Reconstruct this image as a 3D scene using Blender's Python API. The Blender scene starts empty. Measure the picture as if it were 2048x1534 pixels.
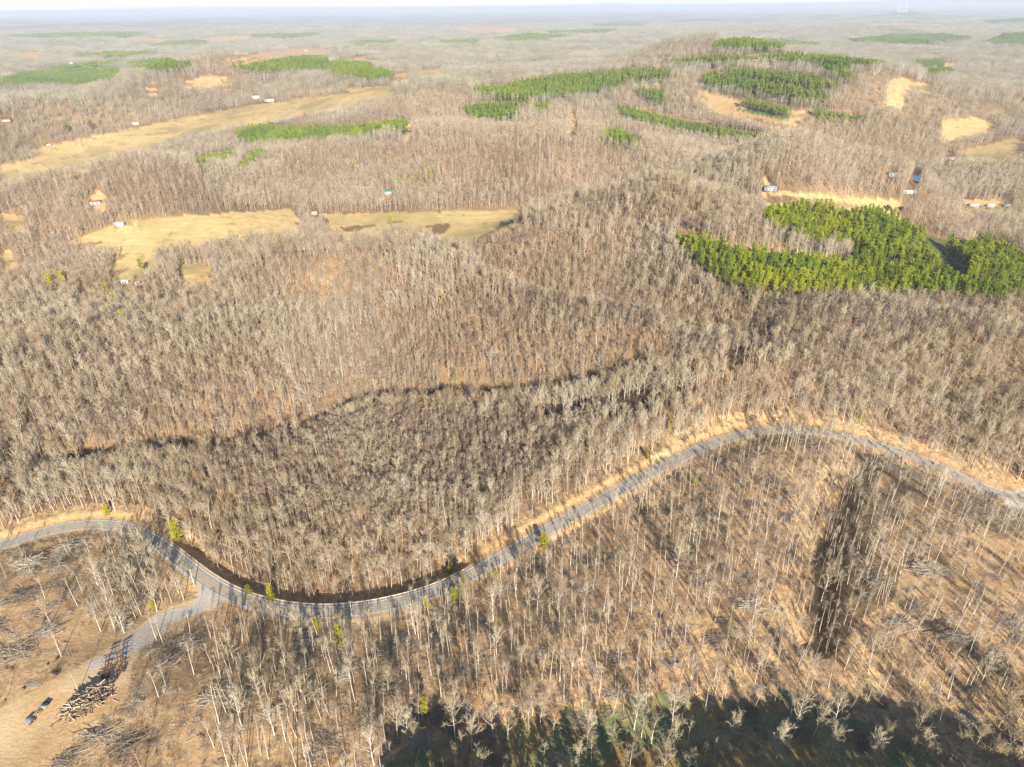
import bpy, math, random
import numpy as np
from mathutils import Matrix, Vector

scene = bpy.context.scene
# ------------------------------------------------------------------ camera, sky, sun, exposure
CAM = np.array([0.0, 0.0, 200.0])
FPX = 1409.0                       # focal length in pixels of the 2048-wide photograph
PITCH, ROLL = math.radians(28.06), math.radians(0.58)
fw = np.array([0, math.cos(PITCH), -math.sin(PITCH)])
r0 = np.array([1.0, 0, 0]); u0 = np.array([0, math.sin(PITCH), math.cos(PITCH)])
RT = r0*math.cos(ROLL) - u0*math.sin(ROLL)
UP = u0*math.cos(ROLL) + r0*math.sin(ROLL)
cd = bpy.data.cameras.new("camera"); cam = bpy.data.objects.new("camera", cd)
scene.collection.objects.link(cam)
cd.sensor_width = 36.0; cd.lens = FPX/2048*36.0
cd.clip_start = 1.0; cd.clip_end = 200000.0
m = Matrix.Identity(4)
for i in range(3):
    m[i][0], m[i][1], m[i][2], m[i][3] = RT[i], UP[i], -fw[i], CAM[i]
cam.matrix_world = m
scene.camera = cam

SUN_EL, SUN_HEAD = math.radians(24), math.radians(165.8)    # heading clockwise from +Y
sun_dir = Vector((math.sin(SUN_HEAD)*math.cos(SUN_EL), math.cos(SUN_HEAD)*math.cos(SUN_EL), math.sin(SUN_EL)))
w = bpy.data.worlds.new("World"); scene.world = w; w.use_nodes = True
nt = w.node_tree; nt.nodes.clear()
wo = nt.nodes.new("ShaderNodeOutputWorld"); bg = nt.nodes.new("ShaderNodeBackground")
sky = nt.nodes.new("ShaderNodeTexSky"); sky.sky_type = 'NISHITA'; sky.sun_disc = False
sky.sun_elevation = SUN_EL; sky.sun_rotation = SUN_HEAD; sky.altitude = 300
sky.air_density = 1.0; sky.dust_density = 0.15; sky.ozone_density = 3.0
bg.inputs['Strength'].default_value = 0.06
# clouds lying low over the horizon: white patches mixed into the sky by direction
tc = nt.nodes.new("ShaderNodeTexCoord")
mp = nt.nodes.new("ShaderNodeMapping"); mp.inputs['Scale'].default_value = (3.0, 3.0, 60.0)
mp.inputs['Location'].default_value = (0.35, 0.0, 0.2)
cn = nt.nodes.new("ShaderNodeTexNoise"); cn.inputs['Scale'].default_value = 1.6; cn.inputs['Detail'].default_value = 6
cr = nt.nodes.new("ShaderNodeValToRGB"); cr.color_ramp.elements[0].position = 0.44; cr.color_ramp.elements[1].position = 0.60
mixc = nt.nodes.new("ShaderNodeMix"); mixc.data_type = 'RGBA'
mixc.inputs[7].default_value = (13.0, 13.2, 13.4, 1)
nt.links.new(tc.outputs['Generated'], mp.inputs['Vector']); nt.links.new(mp.outputs[0], cn.inputs['Vector'])
nt.links.new(cn.outputs['Fac'], cr.inputs[0])
sx = nt.nodes.new("ShaderNodeSeparateXYZ"); nt.links.new(tc.outputs['Generated'], sx.inputs[0])
lo = nt.nodes.new("ShaderNodeMapRange"); nt.links.new(sx.outputs[2], lo.inputs[0])      # clouds only low over the land
lo.inputs[1].default_value = 0.05; lo.inputs[2].default_value = 0.16; lo.inputs[3].default_value = 1.0; lo.inputs[4].default_value = 0.0
ml = nt.nodes.new("ShaderNodeMath"); ml.operation = 'MULTIPLY'; nt.links.new(cr.outputs[0], ml.inputs[0]); nt.links.new(lo.outputs[0], ml.inputs[1])
nt.links.new(ml.outputs[0], mixc.inputs[0])
nt.links.new(sky.outputs[0], mixc.inputs[6]); nt.links.new(mixc.outputs[2], bg.inputs['Color'])
nt.links.new(bg.outputs[0], wo.inputs['Surface'])
sl = bpy.data.lights.new("sun", 'SUN'); sl.energy = 5.0; sl.angle = math.radians(0.5); sl.color = (1.0, 0.91, 0.76)
so = bpy.data.objects.new("sun", sl); scene.collection.objects.link(so)
so.rotation_euler = sun_dir.to_track_quat('Z', 'Y').to_euler(); so.location = (200, -500, 600)
scene.view_settings.view_transform = 'Standard'; scene.view_settings.look = 'None'
scene.view_settings.exposure = 1.18; scene.view_settings.gamma = 1.0
cy = scene.cycles
cy.max_bounces = 3; cy.diffuse_bounces = 2; cy.glossy_bounces = 1; cy.transmission_bounces = 1
cy.volume_bounces = 0; cy.transparent_max_bounces = 4
cy.use_adaptive_sampling = False; cy.use_denoising = True; cy.denoiser = 'OPENIMAGEDENOISE'; cy.denoising_input_passes = 'RGB_ALBEDO_NORMAL'; cy.denoising_prefilter = 'NONE'
scene.render.use_persistent_data = False

# ------------------------------------------------------------------ projection, noise
def proj(x, y, z):
    dx, dy, dz = x-CAM[0], y-CAM[1], z-CAM[2]
    zc = np.maximum(dx*fw[0]+dy*fw[1]+dz*fw[2], 1e-3)
    u = 1024 + FPX*(dx*RT[0]+dy*RT[1]+dz*RT[2])/zc
    v = 767 - FPX*(dx*UP[0]+dy*UP[1]+dz*UP[2])/zc
    return u, v
def ray(u, v):
    d = fw + RT*((u-1024)/FPX) - UP*((v-767)/FPX)
    return d/np.linalg.norm(d)
def at_plane(u, v, z=0.0):
    d = ray(u, v); t = (z-CAM[2])/min(d[2], -0.004)
    return CAM[0]+d[0]*t, CAM[1]+d[1]*t
def hash01(i, j, s):
    i = i.astype(np.int64); j = j.astype(np.int64)
    h = (i*374761393 + j*668265263 + s*974634777) & 0xffffffff
    h = ((h ^ (h >> 13))*1274126177) & 0xffffffff
    h = ((h ^ (h >> 16))*2246822519) & 0xffffffff
    return ((h ^ (h >> 15)) & 0xffffff)/float(0xffffff)
def vnoise(x, y, s=0):
    xi, yi = np.floor(x), np.floor(y); fx, fy = x-xi, y-yi
    fx = fx*fx*fx*(fx*(fx*6-15)+10); fy = fy*fy*fy*(fy*(fy*6-15)+10)
    a = hash01(xi, yi, s); b = hash01(xi+1, yi, s); c = hash01(xi, yi+1, s); d = hash01(xi+1, yi+1, s)
    return (a*(1-fx)+b*fx)*(1-fy) + (c*(1-fx)+d*fx)*fy
def fbm(x, y, s=0, o=3):
    t = 0; a = 0.5
    for k in range(o):
        t = t + a*(vnoise(x*2**k, y*2**k, s+k*17)-0.5)*2; a *= 0.5
    return t
def sstep(a, b, x):
    t = np.clip((x-a)/(b-a), 0, 1); return t*t*(3-2*t)
def seg_dist(x, y, P):
    d = np.full(x.shape, 1e9)
    for (ax, ay), (bx, by) in zip(P[:-1], P[1:]):
        L2 = (bx-ax)**2+(by-ay)**2+1e-9
        t = np.clip(((x-ax)*(bx-ax)+(y-ay)*(by-ay))/L2, 0, 1)
        d = np.minimum(d, np.hypot(x-ax-t*(bx-ax), y-ay-t*(by-ay)))
    return d
def catmull(P, n):
    P = np.array(P, float); Q = np.vstack([2*P[0]-P[1], P, 2*P[-1]-P[-2]]); out = []
    for i in range(1, len(Q)-2):
        for k in range(n):
            t = k/n
            out.append(0.5*((2*Q[i])+(-Q[i-1]+Q[i+1])*t+(2*Q[i-1]-5*Q[i]+4*Q[i+1]-Q[i+2])*t*t+(-Q[i-1]+3*Q[i]-3*Q[i+1]+Q[i+2])*t**3))
    out.append(P[-1]); return np.array(out)

# ------------------------------------------------------------------ road line (pixels of its centre, put on the ground)
ROADPX = [(-150,1128),(-60,1108),(0,1092),(60,1072),(110,1059),(160,1051),(210,1050),(250,1056),(290,1071),(330,1097),(370,1129),(410,1159),
 (450,1183),(490,1200),(530,1212),(580,1221),(640,1225),(700,1222),(760,1213),(820,1199),(880,1179),(930,1156),(980,1128),(1030,1099),(1090,1063),
 (1150,1030),(1210,997),(1260,968),(1310,941),(1360,916),(1410,893),(1460,876),(1510,865),(1560,860),(1610,861),(1660,868),(1710,879),(1760,892),
 (1810,908),(1860,927),(1910,949),(1960,972),(2000,986),(2048,999),(2110,1018),(2200,1045)]
def road_z_at(u):
    return np.interp(u, [0,300,640,1000,1300,1600,2048], [-8,-9,-11,-4,0,-4,-16])
RP = []
for (u, v) in ROADPX:
    z = float(road_z_at(u)); x, y = at_plane(u, v, z); RP.append((x, y, z))
ROAD = catmull(RP, 8)
tang = np.gradient(ROAD[:, :2], axis=0); tang /= np.linalg.norm(tang, axis=1)[:, None]
RNORM = np.stack([-tang[:, 1], tang[:, 0]], 1)             # points to the far side of the road
RU, RV = proj(ROAD[:, 0], ROAD[:, 1], ROAD[:, 2])
RBOX = (ROAD[:,0].min()-90, ROAD[:,0].max()+90, ROAD[:,1].min()-90, ROAD[:,1].max()+90)
def road_near(x, y):
    """signed distance to the road's centre (+ far side), its height there and its pixel column"""
    x = np.asarray(x, float); y = np.asarray(y, float)
    sd = np.full(x.shape, 999.0); rz = np.zeros(x.shape); ru = np.zeros(x.shape)
    idx = np.nonzero((x > RBOX[0]) & (x < RBOX[1]) & (y > RBOX[2]) & (y < RBOX[3]))[0]
    for k in range(0, len(idx), 8000):
        ii = idx[k:k+8000]
        D2 = (x[ii, None]-ROAD[None, :, 0])**2 + (y[ii, None]-ROAD[None, :, 1])**2
        j = D2.argmin(1)
        jj = np.clip(j, 0, len(ROAD)-1)
        ox = x[ii]-ROAD[jj, 0]; oy = y[ii]-ROAD[jj, 1]
        s = ox*RNORM[jj, 0]+oy*RNORM[jj, 1]
        d = np.sqrt(D2[np.arange(len(ii)), j])
        sd[ii] = np.where(d < 3, s, np.sign(s)*d); rz[ii] = ROAD[jj, 2]; ru[ii] = RU[jj]
    return sd, rz, ru

# ------------------------------------------------------------------ terrain
def pl(*p): return [at_plane(u, v) for u, v in p]
def crest(A, s, *p):      # crest line as seen over its trees, put at the crest's own height
    return ([at_plane(u, v, A+10) for u, v in p], A, s)
RIDGES = [
 crest(40, 46, (560,478),(690,472),(760,482),(860,502),(980,540),(1100,568),(1240,600),(1400,640)),
 crest(12, 40, (620,640),(760,605),(900,595)),
 crest(46, 72, (1080,425),(1180,398),(1290,392),(1400,415),(1480,450)),
 crest(14, 55, (1340,465),(1480,495),(1700,520),(1950,545)),
 crest(36, 75, (1560,372),(1620,337),(1700,335),(1760,352)),
 crest(20, 48, (40,690),(200,630),(330,640),(430,690)),
 crest(16, 45, (1500,690),(1650,640),(1800,630),(2040,650)),
 crest(10, 28, (1600,795),(1750,755),(1900,795),(2060,855)),
 crest(48, 140, (900,290),(1000,280),(1200,262),(1400,280),(1560,312)),
 crest(34, 120, (300,345),(520,300),(760,290)),
 crest(30, 110, (0,400),(140,372),(300,385)),
 crest(60, 230, (950,180),(1150,155),(1340,140)),
 crest(52, 170, (1400,150),(1660,185)),
 crest(30, 110, (1420,205),(1620,232)),
 crest(46, 220, (100,200),(300,190),(480,160)),
 crest(80, 380, (460,125),(620,112),(740,128)),
 crest(70, 300, (1700,140),(1850,150),(2048,170)),
]
GULLIES = [
 (pl((110,935),(250,905),(420,890),(600,850),(760,800),(960,792),(1200,806),(1330,800),(1480,720)), -16, 15),
 (pl((1000,640),(1200,680),(1400,700)), -9, 45),
 (pl((520,1010),(640,990),(760,960)), -4, 12),
 (pl((1730,905),(1690,960),(1650,1040),(1632,1140),(1620,1260)), -8, 8),
 (pl((1780,960),(1720,1010),(1690,1080)), -3, 8),
 (pl((1480,380),(1650,400),(1830,412),(2060,420)), -18, 70),
 (pl((1840,320),(1960,300),(2060,290)), -18, 120),
 (pl((0,330),(200,282),(420,240),(640,205)), -26, 150),
 (pl((700,640),(900,660),(1060,655)), -6, 30),
 (pl((1420,560),(1500,600),(1700,610)), -8, 35),
]
YOUNG = [[(420,960),(480,900),(600,870),(760,830),(1060,830),(1180,850),(1150,920),(1050,1000),(950,1060),(820,1110),(700,1120),(600,1090),(500,1020)],
 [(640,740),(700,660),(900,605),(1100,585),(1300,620),(1440,690),(1430,760),(1250,790),(900,780),(760,790)],
 [(190,820),(400,770),(560,800),(520,860),(300,900),(130,900)], [(870,310),(1100,290),(1300,330),(1250,390),(900,380)],
 [(1560,560),(1760,590),(1980,600),(1960,680),(1700,700),(1560,640)], [(1350,700),(1440,760),(1400,880),(1290,880),(1260,800)]]
TOWER_XY = at_plane(1800, 41, 0.0)
def base_h(x, y):
    r = np.hypot(x, y)
    h = 7.0*fbm(x/130, y/130, 3, 2)*sstep(240, 420, r) + 15*fbm(x/330, y/330, 5, 3)*sstep(420, 900, r)
    h = h + 34*fbm(x/900, y/900, 9, 3)*sstep(900, 2200, r) + 75*fbm(x/3000, y/3000, 12, 3)*sstep(3500, 9000, r)
    h = h + 1.6*fbm(x/40, y/40, 21, 3)
    for P, A, s in RIDGES + GULLIES:
        A = A*(1.3 if A < 0 and s > 20 else 1.0)
        xs = [p[0] for p in P]; ys = [p[1] for p in P]
        k = np.nonzero((x > min(xs)-3*s) & (x < max(xs)+3*s) & (y > min(ys)-3*s) & (y < max(ys)+3*s))[0]
        if len(k):
            d = seg_dist(x[k], y[k], P); h[k] += A*np.exp(-(d/s)**2)
    # hill under the camera whose woods shade the foot of the picture
    bank = 15*np.exp(-((y-92)/23)**2)*sstep(-50, -15, x)*(1-sstep(135, 185, x))
    bank = bank*(1-0.80*np.exp(-((x-34)/30)**4))
    h = h + bank - 5*sstep(185, 140, y)*sstep(-70, -20, x)*(r < 400)
    h = h + 95*np.exp(-(((x-TOWER_XY[0])/700)**2+((y-TOWER_XY[1])/700)**2))
    return h
def height(x, y, want_sd=False):
    x = np.atleast_1d(np.asarray(x, float)); y = np.atleast_1d(np.asarray(y, float))
    h = base_h(x, y)
    sd, rz, ru = road_near(x, y); a = np.abs(sd)
    wgt = 1-sstep(5.0, 62.0, a)
    prof = np.zeros_like(h)
    rail = sstep(300, 350, ru)*(1-sstep(930, 980, ru))
    cut = sstep(960, 1010, ru)*(1-sstep(1420, 1520, ru)) + (1-sstep(220, 270, ru))*0.9
    far = sd > 0
    prof += np.where(far, -5.5*rail*sstep(4.4, 11, a), 0)
    prof += np.where(far, 1.3*cut*sstep(5.5, 8.5, a), 0)
    prof += np.where(far, 0.8*(1-rail)*(1-cut)*sstep(6, 11, a), 0)
    prof += np.where(~far, -1.5*sstep(3.9, 6.0, a)*sstep(930, 1000, ru)*(1-sstep(1280, 1380, ru)), 0)
    prof += np.where(~far, -1.2*sstep(4.5, 9.0, a)*sstep(1700, 1760, ru), 0)
    prof += np.where(~far, 0.9*sstep(5.5, 10.0, a)*(1-sstep(240, 420, ru)), 0)
    small = 1-sstep(3.6, 5.0, a)
    hh = np.where(a < 400, h*(1-wgt) + (rz+prof+h*0.15*(1-small)*sstep(5, 30, a))*wgt, h)
    hh = np.where(a < 5.0, hh*(1-small) + (rz-0.10)*small, hh)
    return (hh, sd, ru) if want_sd else hh
def at_ground(u, v):
    """first point where the sight line through a pixel meets the ground"""
    d = ray(u, v); t = np.geomspace(100, 60000, 900)
    for _ in range(3):
        x, y, z = CAM[0]+d[0]*t, CAM[1]+d[1]*t, CAM[2]+d[2]*t
        k = np.nonzero(z < height(x, y))[0]; i = int(k[0]) if len(k) else len(t)-1
        t = np.linspace(t[max(i-1, 0)], t[i], 12)
    return float(x[i]), float(y[i]), float(height([x[i]], [y[i]])[0])

def inpoly(u, v, poly):
    c = np.zeros(u.shape, bool); n = len(poly)
    for i in range(n):
        x1, y1 = poly[i]; x2, y2 = poly[i-1]
        if y1 == y2: continue
        k = ((y1 > v) != (y2 > v)) & (u < (x2-x1)*(v-y1)/(y2-y1)+x1); c ^= k
    return c
def inany(u, v, polys):
    c = np.zeros(u.shape, bool)
    for p in polys:
        xs = [q[0] for q in p]; ys = [q[1] for q in p]
        k = np.nonzero((u > min(xs)) & (u < max(xs)) & (v > min(ys)) & (v < max(ys)))[0]
        if len(k): c[k] |= inpoly(u[k], v[k], p)
    return c
# clearings, stands and areas of painted shade, outlined where they lie on the ground
FIELDS = [
 [(120,487),(160,474),(250,445),(330,434),(470,424),(580,418),(604,441),(560,453),(420,468),(312,480),(300,506),(312,526),(255,537),(205,541),(262,506),(268,482)],
 [(640,428),(800,424),(1050,420),(1040,436),(985,452),(940,470),(905,478),(885,470),(860,455),(790,440),(740,455),(690,464),(660,445)],
 [(362,533),(422,530),(415,556),(360,561)],
 [(0,332),(130,302),(350,254),(450,234),(640,203),(640,212),(560,230),(480,240),(380,264),(260,298),(140,330),(0,360)],
 [(60,300),(100,290),(330,243),(480,213),(700,186),(800,175),(770,184),(640,214),(450,240),(300,266),(180,290),(90,308)],
 [(0,429),(45,431),(45,442),(0,443)], [(0,506),(25,500),(28,516),(0,520)],
 [(1530,380),(1640,388),(1800,400),(1812,416),(1760,419),(1690,406),(1600,394),(1540,389)],
 [(1885,240),(1950,233),(1992,250),(1940,266),(1895,276),(1885,262)],
 [(1920,302),(2000,281),(2060,268),(2060,307),(1990,319),(1940,311)],
 [(1925,396),(2010,402),(2010,414),(1930,412)], [(690,178),(790,170),(780,178),(700,186)],
]
CUTS = [   # orange clear-cuts and tracks
 [(1400,182),(1440,190),(1520,208),(1640,226),(1745,238),(1640,233),(1520,218),(1470,212),(1540,236),(1625,249),(1580,252),(1480,229),(1420,206)],
 [(1775,165),(1800,155),(1822,158),(1812,178),(1806,208),(1780,195)], [(400,76),(470,70),(512,72),(470,80),(410,82)],
 [(890,57),(960,51),(1060,55),(1010,66),(920,60)], [(1740,46),(1890,47),(1885,52),(1745,51)], [(30,105),(85,102),(75,122),(50,118)],
 [(430,128),(520,105),(600,95),(690,100),(600,108),(500,118)], [(680,120),(730,112),(735,118),(700,126)], [(360,165),(420,150),(470,158),(400,168)],
 [(780,150),(820,146),(815,154),(785,156)], [(840,140),(885,136),(880,144),(845,147)], [(800,262),(820,246),(828,248),(812,266)],
 [(1140,228),(1152,226),(1150,240),(1143,240)], [(1138,258),(1158,250),(1152,266),(1140,264)], [(1800,160),(1870,170),(1865,174),(1805,166)],
 [(180,395),(200,380),(215,398),(190,408)], [(290,174),(318,176),(310,182),(292,181)], [(1880,126),(1918,126),(1915,137),(1885,137)],
 [(1500,106),(1560,104),(1540,110),(1510,111)], [(1630,106),(1720,118),(1700,118),(1640,110)], [(1525,352),(1532,352),(1540,372),(1530,372)],
 [(230,72),(330,76),(320,82),(260,82)], [(180,100),(215,98),(210,104),(185,104)],
]
PINES = [
 [(1348,470),(1400,474),(1480,498),(1560,506),(1650,516),(1690,520),(1712,508),(1745,505),(1770,520),(1790,526),(1830,520),(1850,530),(1900,540),(1950,548),(2060,560),(2060,590),(1900,582),(1750,580),(1620,577),(1520,577),(1455,562),(1410,535),(1375,505)],
 [(1520,430),(1560,414),(1600,409),(1660,412),(1740,426),(1790,440),(1850,470),(1870,478),(1860,500),(1880,520),(1870,530),(1800,508),(1745,505),(1700,482),(1640,482),(1600,470),(1560,450)],
 [(1720,420),(1760,418),(1800,440),(1850,466),(1880,478),(1930,488),(1955,476),(2000,486),(2060,520),(2060,548),(1990,540),(1930,546),(1880,520),(1845,494),(1870,480),(1790,444)],
 [(465,268),(500,252),(560,252),(640,255),(720,250),(780,239),(818,242),(800,256),(740,266),(660,276),(570,283),(500,283)],
 [(388,318),(440,307),(482,308),(440,322),(395,329)], [(478,332),(500,312),(532,302),(515,318),(490,335)],
 [(918,215),(960,207),(1040,207),(1030,230),(990,239),(940,232)], [(1065,210),(1104,207),(1090,222),(1070,222)], [(1035,205),(1060,204),(1056,212),(1036,212)],
 [(948,178),(1010,170),(1100,152),(1260,138),(1345,140),(1330,152),(1240,160),(1250,168),(1180,182),(1090,192),(1000,195),(960,188)],
 [(1268,176),(1330,182),(1328,203),(1300,198),(1285,186)],
 [(1233,211),(1290,222),(1400,250),(1524,270),(1510,279),(1400,268),(1300,250),(1250,229)],
 [(1198,264),(1240,266),(1288,282),(1270,288),(1215,277)],
 [(1400,150),(1425,143),(1500,158),(1640,178),(1662,207),(1560,190),(1450,172),(1405,164)],
 [(1448,135),(1540,143),(1620,150),(1682,174),(1640,175),(1570,160),(1470,148)], [(1640,132),(1690,135),(1710,156),(1680,154)],
 [(1470,204),(1500,202),(1590,216),(1570,224),(1500,212)], [(1610,222),(1690,226),(1760,238),(1700,238),(1630,230)],
 [(0,158),(60,146),(160,138),(240,138),(230,155),(180,167),(90,165),(0,170)], [(258,128),(320,119),(384,126),(330,139),(280,136)],
 [(100,135),(240,122),(250,126),(120,140)],
 [(456,132),(560,120),(620,112),(660,118),(610,140),(520,142)], [(580,142),(680,122),(745,128),(740,138),(690,152),(640,138)], [(700,150),(760,138),(790,148),(740,158)],
 [(340,82),(420,82),(380,90),(300,92)], [(140,112),(220,104),(320,104),(240,114)], [(990,76),(1060,68),(1140,72),(1090,80),(1020,82)], [(700,84),(790,80),(780,88),(710,90)],
 [(880,82),(960,80),(950,87),(890,87)], [(1500,110),(1590,108),(1780,128),(1700,128),(1560,120)], [(1320,122),(1420,112),(1520,116),(1420,124)], [(1440,80),(1530,78),(1640,88),(1500,96),(1420,92)],
 [(1700,80),(1780,70),(1880,68),(1940,76),(1860,86),(1740,86)], [(1980,82),(2010,68),(2060,64),(2060,88),(2000,88)], [(1830,122),(1880,120),(1890,130),(1850,132)], [(1850,138),(1900,136),(1910,146),(1860,148)],
 [(0,72),(140,66),(300,64),(260,72),(80,76)], [(1080,62),(1240,58),(1200,64),(1100,66)], [(1180,48),(1300,46),(1280,51),(1190,52)], [(500,70),(640,66),(620,73),(520,74)], [(1960,42),(2060,36),(2060,44),(1980,46)],
]
HOMES = [[(a-10,b-10),(a+10,b-10),(a+10,b+2),(a-10,b+2)] for a, b in [(248,566),(276,568),(776,388),(240,452),(629,428),(1540,380),(1784,352),(1818,386),(1832,358),(1946,412),(1980,413),(2014,413),(1900,319),(192,408),(14,243),(270,249),(512,197),(540,203),(98,291)]]
LANDING = [(-40,1534),(-40,1440),(60,1385),(140,1345),(220,1290),(300,1235),(370,1205),(420,1185),(440,1200),(380,1245),(300,1285),(262,1330),(258,1400),(210,1440),(140,1480),(100,1600),(-40,1640)]
TRAILS = [  # pale skid trails and the orange bank
 [(0,1290),(60,1255),(110,1225),(160,1150),(170,1090),(230,1070),(190,1130),(170,1210),(120,1262),(40,1284),(0,1300)],
 [(600,1345),(680,1310),(760,1270),(800,1240),(830,1242),(770,1290),(690,1330),(610,1372)],
 [(1600,1400),(1612,1250),(1630,1150),(1662,1040),(1712,930),(1722,930),(1664,1090),(1640,1180),(1628,1330),(1640,1400)],
 [(1780,1160),(1840,1130),(1900,1130),(1940,1170),(1900,1215),(1830,1220),(1790,1200)],
 [(1930,1040),(1990,1000),(2060,1020),(2060,1260),(1990,1200),(1960,1120)],
 [(1290,916),(1352,902),(1362,908),(1310,936),(1290,940)],
]
GRAVEL = [[(402,1170),(432,1186),(445,1202),(428,1212),(345,1250),(285,1292),(258,1308),(225,1322),(188,1342),(170,1335),(215,1303),(262,1268),(330,1225),(390,1202),(402,1190)],
          [(2008,985),(2048,978),(2060,1002),(2048,1012),(2034,1022),(2014,1020)]]
PALE = [[(120,1385),(190,1330),(215,1300),(262,1262),(330,1216),(392,1196),(400,1206),(340,1245),(285,1290),(250,1322),(200,1345),(150,1382)],[(402,1165),(388,1150),(376,1166),(392,1195),(402,1190)],[(540,1232),(640,1243),(740,1236),(815,1214),(850,1205),(830,1222),(770,1244),(700,1252),(620,1255),(560,1248)],
        [(1300,911),(1340,900),(1350,906),(1330,914),(1304,918)]]
PLOW = [[(850,452),(905,446),(890,468),(868,470)],[(676,455),(750,448),(720,462),(690,464)]]
TRACK = [[(262,446),(268,445),(296,490),(288,492)]]
SHADESTRIP = [[(740,800),(900,772),(1080,778),(1260,784),(1380,752),(1395,780),(1290,835),(1180,838),(1060,826),(900,822),(790,826)],  # hollow strip: low scrub, with its shadow painted into floor and stems
             [(110,920),(170,900),(210,905),(330,898),(345,880),(390,880),(382,915),(300,940),(190,945),(115,938)],
             [(1440,715),(1500,690),(1560,705),(1520,725),(1450,740)]]
GULLYSHADE = [[(1712,905),(1760,910),(1755,960),(1730,1010),(1700,1040),(1720,1080),(1800,1140),(1790,1200),(1720,1240),(1680,1300),(1640,1330),(1632,1250),(1640,1150),(1650,1050),(1690,960)]]  # gully ground darkened to paint in its shadow
FOOTSHADE = [[(740,1560),(800,1500),(900,1470),(1050,1435),(1250,1405),(1450,1392),(1640,1400),(1760,1440),(1880,1510),(1960,1640),(740,1700)]]  # foot of the slope, where the shadow tone is painted onto the ground
STRIP = [[(1440,478),(1560,500),(1650,512),(1720,505),(1790,515),(1740,495),(1640,486),(1560,462),(1520,455)]]
def wob(u, v, x, y, a=1.0):
    return u + a*5*fbm(x/9, y/9, 41, 2), v + a*4*fbm(x/9, y/9, 47, 2)

# ------------------------------------------------------------------ materials
def newmat(name):
    mt = bpy.data.materials.new(name); mt.use_nodes = True
    n = mt.node_tree; b = n.nodes['Principled BSDF']
    b.inputs['Roughness'].default_value = 0.85; b.inputs['Specular IOR Level'].default_value = 0.15
    return mt, n, b
def nd(n, t, **kw):
    o = n.nodes.new(t)
    for k, v in kw.items(): setattr(o, k, v)
    return o
def mixrgb(n, fac, a, b, blend='MIX'):
    o = n.nodes.new('ShaderNodeMix'); o.data_type = 'RGBA'; o.blend_type = blend
    for sock, val in ((0, fac), (6, a), (7, b)):
        if hasattr(val, 'is_linked'): n.links.new(val, o.inputs[sock])
        elif sock == 0: o.inputs[0].default_value = val
        else: o.inputs[sock].default_value = (*val, 1)
    return o.outputs[2]
def noise(n, scale, detail=3, rough=0.6, vec=None, lo=0.35, hi=0.65):
    t = n.nodes.new('ShaderNodeTexNoise'); t.inputs['Scale'].default_value = scale
    t.inputs['Detail'].default_value = detail; t.inputs['Roughness'].default_value = rough
    if vec is not None: n.links.new(vec, t.inputs['Vector'])
    r = n.nodes.new('ShaderNodeMapRange'); r.inputs[1].default_value = lo; r.inputs[2].default_value = hi
    n.links.new(t.outputs['Fac'], r.inputs[0]); return r.outputs[0]
def simple(name, col, rough=0.85, var=0.25, scale=1.5, metal=0.0, spec=0.15):
    mt, n, b = newmat(name)
    co = nd(n, 'ShaderNodeTexCoord').outputs['Object']
    f = noise(n, scale, 4, 0.65, co)
    c2 = tuple(c*(1-var) for c in col); c1 = tuple(min(1, c*(1+var*0.6)) for c in col)
    n.links.new(mixrgb(n, f, c2, c1), b.inputs['Base Color'])
    b.inputs['Roughness'].default_value = rough; b.inputs['Metallic'].default_value = metal
    b.inputs['Specular IOR Level'].default_value = spec
    return mt
def ramp_mat(name, cols, loc_mix=None, loc_scale=0.012, trans=0.0, rough=0.9):
    """colour picked per tree at random, drifting from stand to stand"""
    mt, n, b = newmat(name)
    oi = nd(n, 'ShaderNodeObjectInfo')
    r = nd(n, 'ShaderNodeValToRGB'); r.color_ramp.interpolation = 'LINEAR'
    els = r.color_ramp.elements
    while len(els) < len(cols): els.new(0.5)
    for i, (p, c) in enumerate(cols): els[i].position = p; els[i].color = (*c, 1)
    n.links.new(oi.outputs['Random'], r.inputs[0]); col = r.outputs[0]
    if loc_mix:
        f = noise(n, loc_scale, 2, 0.5, oi.outputs['Location'], 0.40, 0.62)
        col = mixrgb(n, f, col, loc_mix, 'MULTIPLY')
    n.links.new(col, b.inputs['Base Color']); b.inputs['Roughness'].default_value = rough
    b.inputs['Specular IOR Level'].default_value = 0.08
    return mt
M_bark = ramp_mat('pale_bark', [(0, (.40,.335,.26)), (0.45, (.54,.475,.38)), (0.8, (.66,.60,.50)), (1, (.48,.415,.335))], (.86,.84,.84))
M_twig = ramp_mat('bare_twigs', [(0, (.28,.22,.15)), (0.3, (.46,.39,.275)), (0.62, (.58,.51,.38)), (0.86, (.36,.29,.20)), (0.97, (.45,.38,.27)), (1, (.46,.24,.10))], (.90,.85,.76))
M_ybark = ramp_mat('young_bark', [(0, (.32,.26,.205)), (0.5, (.46,.40,.325)), (1, (.66,.60,.51))], (.82,.78,.77))
M_ytwig = ramp_mat('young_twigs', [(0, (.22,.17,.13)), (0.5, (.35,.285,.215)), (0.92, (.48,.41,.315)), (1, (.40,.22,.10))], (.82,.76,.76))
M_ftwig = ramp_mat('far_twigs', [(0, (.27,.24,.175)), (0.5, (.38,.35,.265)), (1, (.47,.44,.34))], (.80,.80,.76), 0.004)
M_slash = ramp_mat('felled_branch', [(0, (.23,.18,.135)), (0.5, (.36,.305,.24)), (1, (.52,.46,.37))])
M_shrub = ramp_mat('dry_brush', [(0, (.13,.085,.055)), (0.5, (.21,.15,.10)), (1, (.31,.235,.165))])
M_needle = ramp_mat('pine_needles', [(0, (.13,.175,.014)), (0.5, (.26,.30,.019)), (1, (.40,.41,.032))], (.66,.80,.80), 0.02)
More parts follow.
